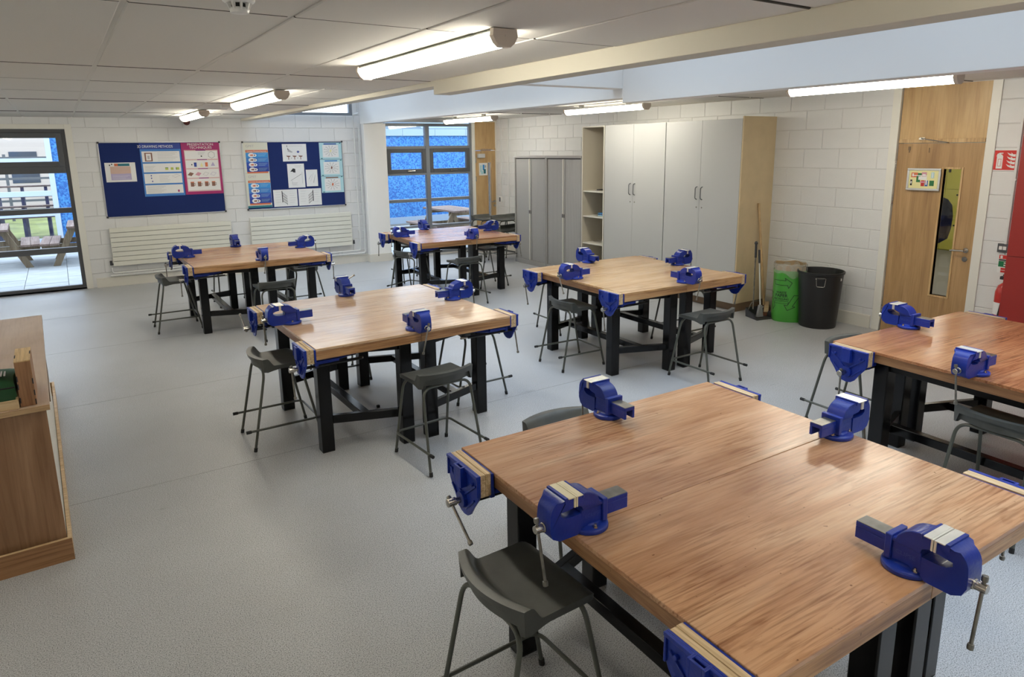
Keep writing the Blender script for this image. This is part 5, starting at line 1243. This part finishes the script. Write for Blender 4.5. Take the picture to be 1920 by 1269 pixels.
for z in (.6, 1.3, 1.95): mb = MB(); mb.box(-5, 5, .02, .06, z, z+.07); mb.build('rail', 'frame', t, smooth=0)
t = thing('far_house', 'pale blurred house beyond the fence', 'building', (-1.5, 33, 0))
mb = MB(); mb.box(-4, 4, 0, 4, 0, 3.2); mb.build('wall', mat('pale_brick', (.42, .36, .33), .9), t, smooth=0)
mb = MB(); mb.prism([(-.2, 3.2), (4.2, 3.2), (2, 4.6)], 0, -4.2, 4.2); mb.build('roof', 'roof', t, smooth=0)
for x in (-2.5, 0, 2.2): mb = MB(); mb.box(x, x+.9, -.02, 0, 1.0, 2.2); mb.build('window', 'mirror', t, smooth=0)
mb = MB(); mb.box(-14, 16, 30, 45, -.12, -.02); mb.build('far_ground', 'grass', smooth=0); q = bpy.data.objects['far_ground']; q.name = 'lawn'; q['kind'] = 'stuff'; tag(q, 'lawn at the foot of the far house', 'grass')
# slatted benches stand in for picnic tables reflected in the window
for n in range(4):
    z = .62+.23*n; y = YB+.7+.45*n
    t = thing('reflection_bench', 'slatted bench %s from the ground in place of reflected picnic tables' % ('lowest', 'second', 'third', 'topmost')[n], 'bench', (0, y, 0), 0, 'slatted benches in place of reflected picnic tables')
    for k in range(2): mb = MB(); mb.box(-1.45, -.14, .14*k, .14*k+.12, z-.04, z); mb.build('slat', 'picnic', t, smooth=0)
    for x in (-1.35, -.85, -.35): mb = MB(); mb.box(x, x+.07, .03, .2, 0, z-.04); mb.build('leg', 'dark_blue', t, smooth=0)
t = thing('dark_screen', 'dark slatted screen glimpsed through the glass of the narrow door', 'screen', (8.35, 14.0, 0))
for k in range(7): mb = MB(); mb.box(.13*k, .13*k+.10, 0, .03, 0, 2.2); mb.build('slat', 'bin', t, smooth=0)
for z in (.3, 1.9): mb = MB(); mb.box(0, .9, .03, .07, z, z+.08); mb.build('rail', 'frame', t, smooth=0)
# picnic tables
def picnic(loc, rz, lab, L_=1.5):
    t = thing('picnic_table', lab, 'picnic table', loc, rz, 'wooden picnic tables in the yard')
    for k in range(5): x = -.36+.145*k; mb = MB(); mb.box(x, x+.135, -L_/2, L_/2, .71, .75); mb.build('plank', 'picnic', t, bevel=.003, smooth=0)
    for sx in (-1, 1):
        for k in range(2): x = sx*.66+(-.152 if k == 0 else .003); mb = MB(); mb.box(x, x+.149, -L_/2, L_/2, .41, .45); mb.build('seat_plank', 'picnic', t, bevel=.003, smooth=0)
    for sy in (-1, 1):
        y = sy*(L_/2-.22)
        for sx in (-1, 1):
            mb = MB(); mb.T = Matrix.Translation((0, y, 0)); mb.prism([(sx*.20, .71), (sx*.32, .71), (sx*.66, 0), (sx*.54, 0)], 1, -.022+.05*sx*0, .022); mb.build('leg', 'picnic_leg', t, bevel=.003, smooth=0)
        mb = MB(); mb.box(-.80, .80, y+.024, y+.064, .31, .41); mb.build('cross_beam', 'picnic_leg', t, bevel=.003, smooth=0)
        mb = MB(); mb.box(-.36, .36, y+.024, y+.064, .62, .71); mb.build('cross_beam', 'picnic_leg', t, bevel=.003, smooth=0)
    return t
picnic((-1.27, 16.1, 0), .03, 'wooden picnic table on the left outside the left window')
picnic((.385, 16.0, 0), -.03, 'wooden picnic table on the right outside the left window')
picnic((7.5, 13.95, 0), .03, 'wooden picnic table outside the tall right window')
bpy.context.view_layer.update()
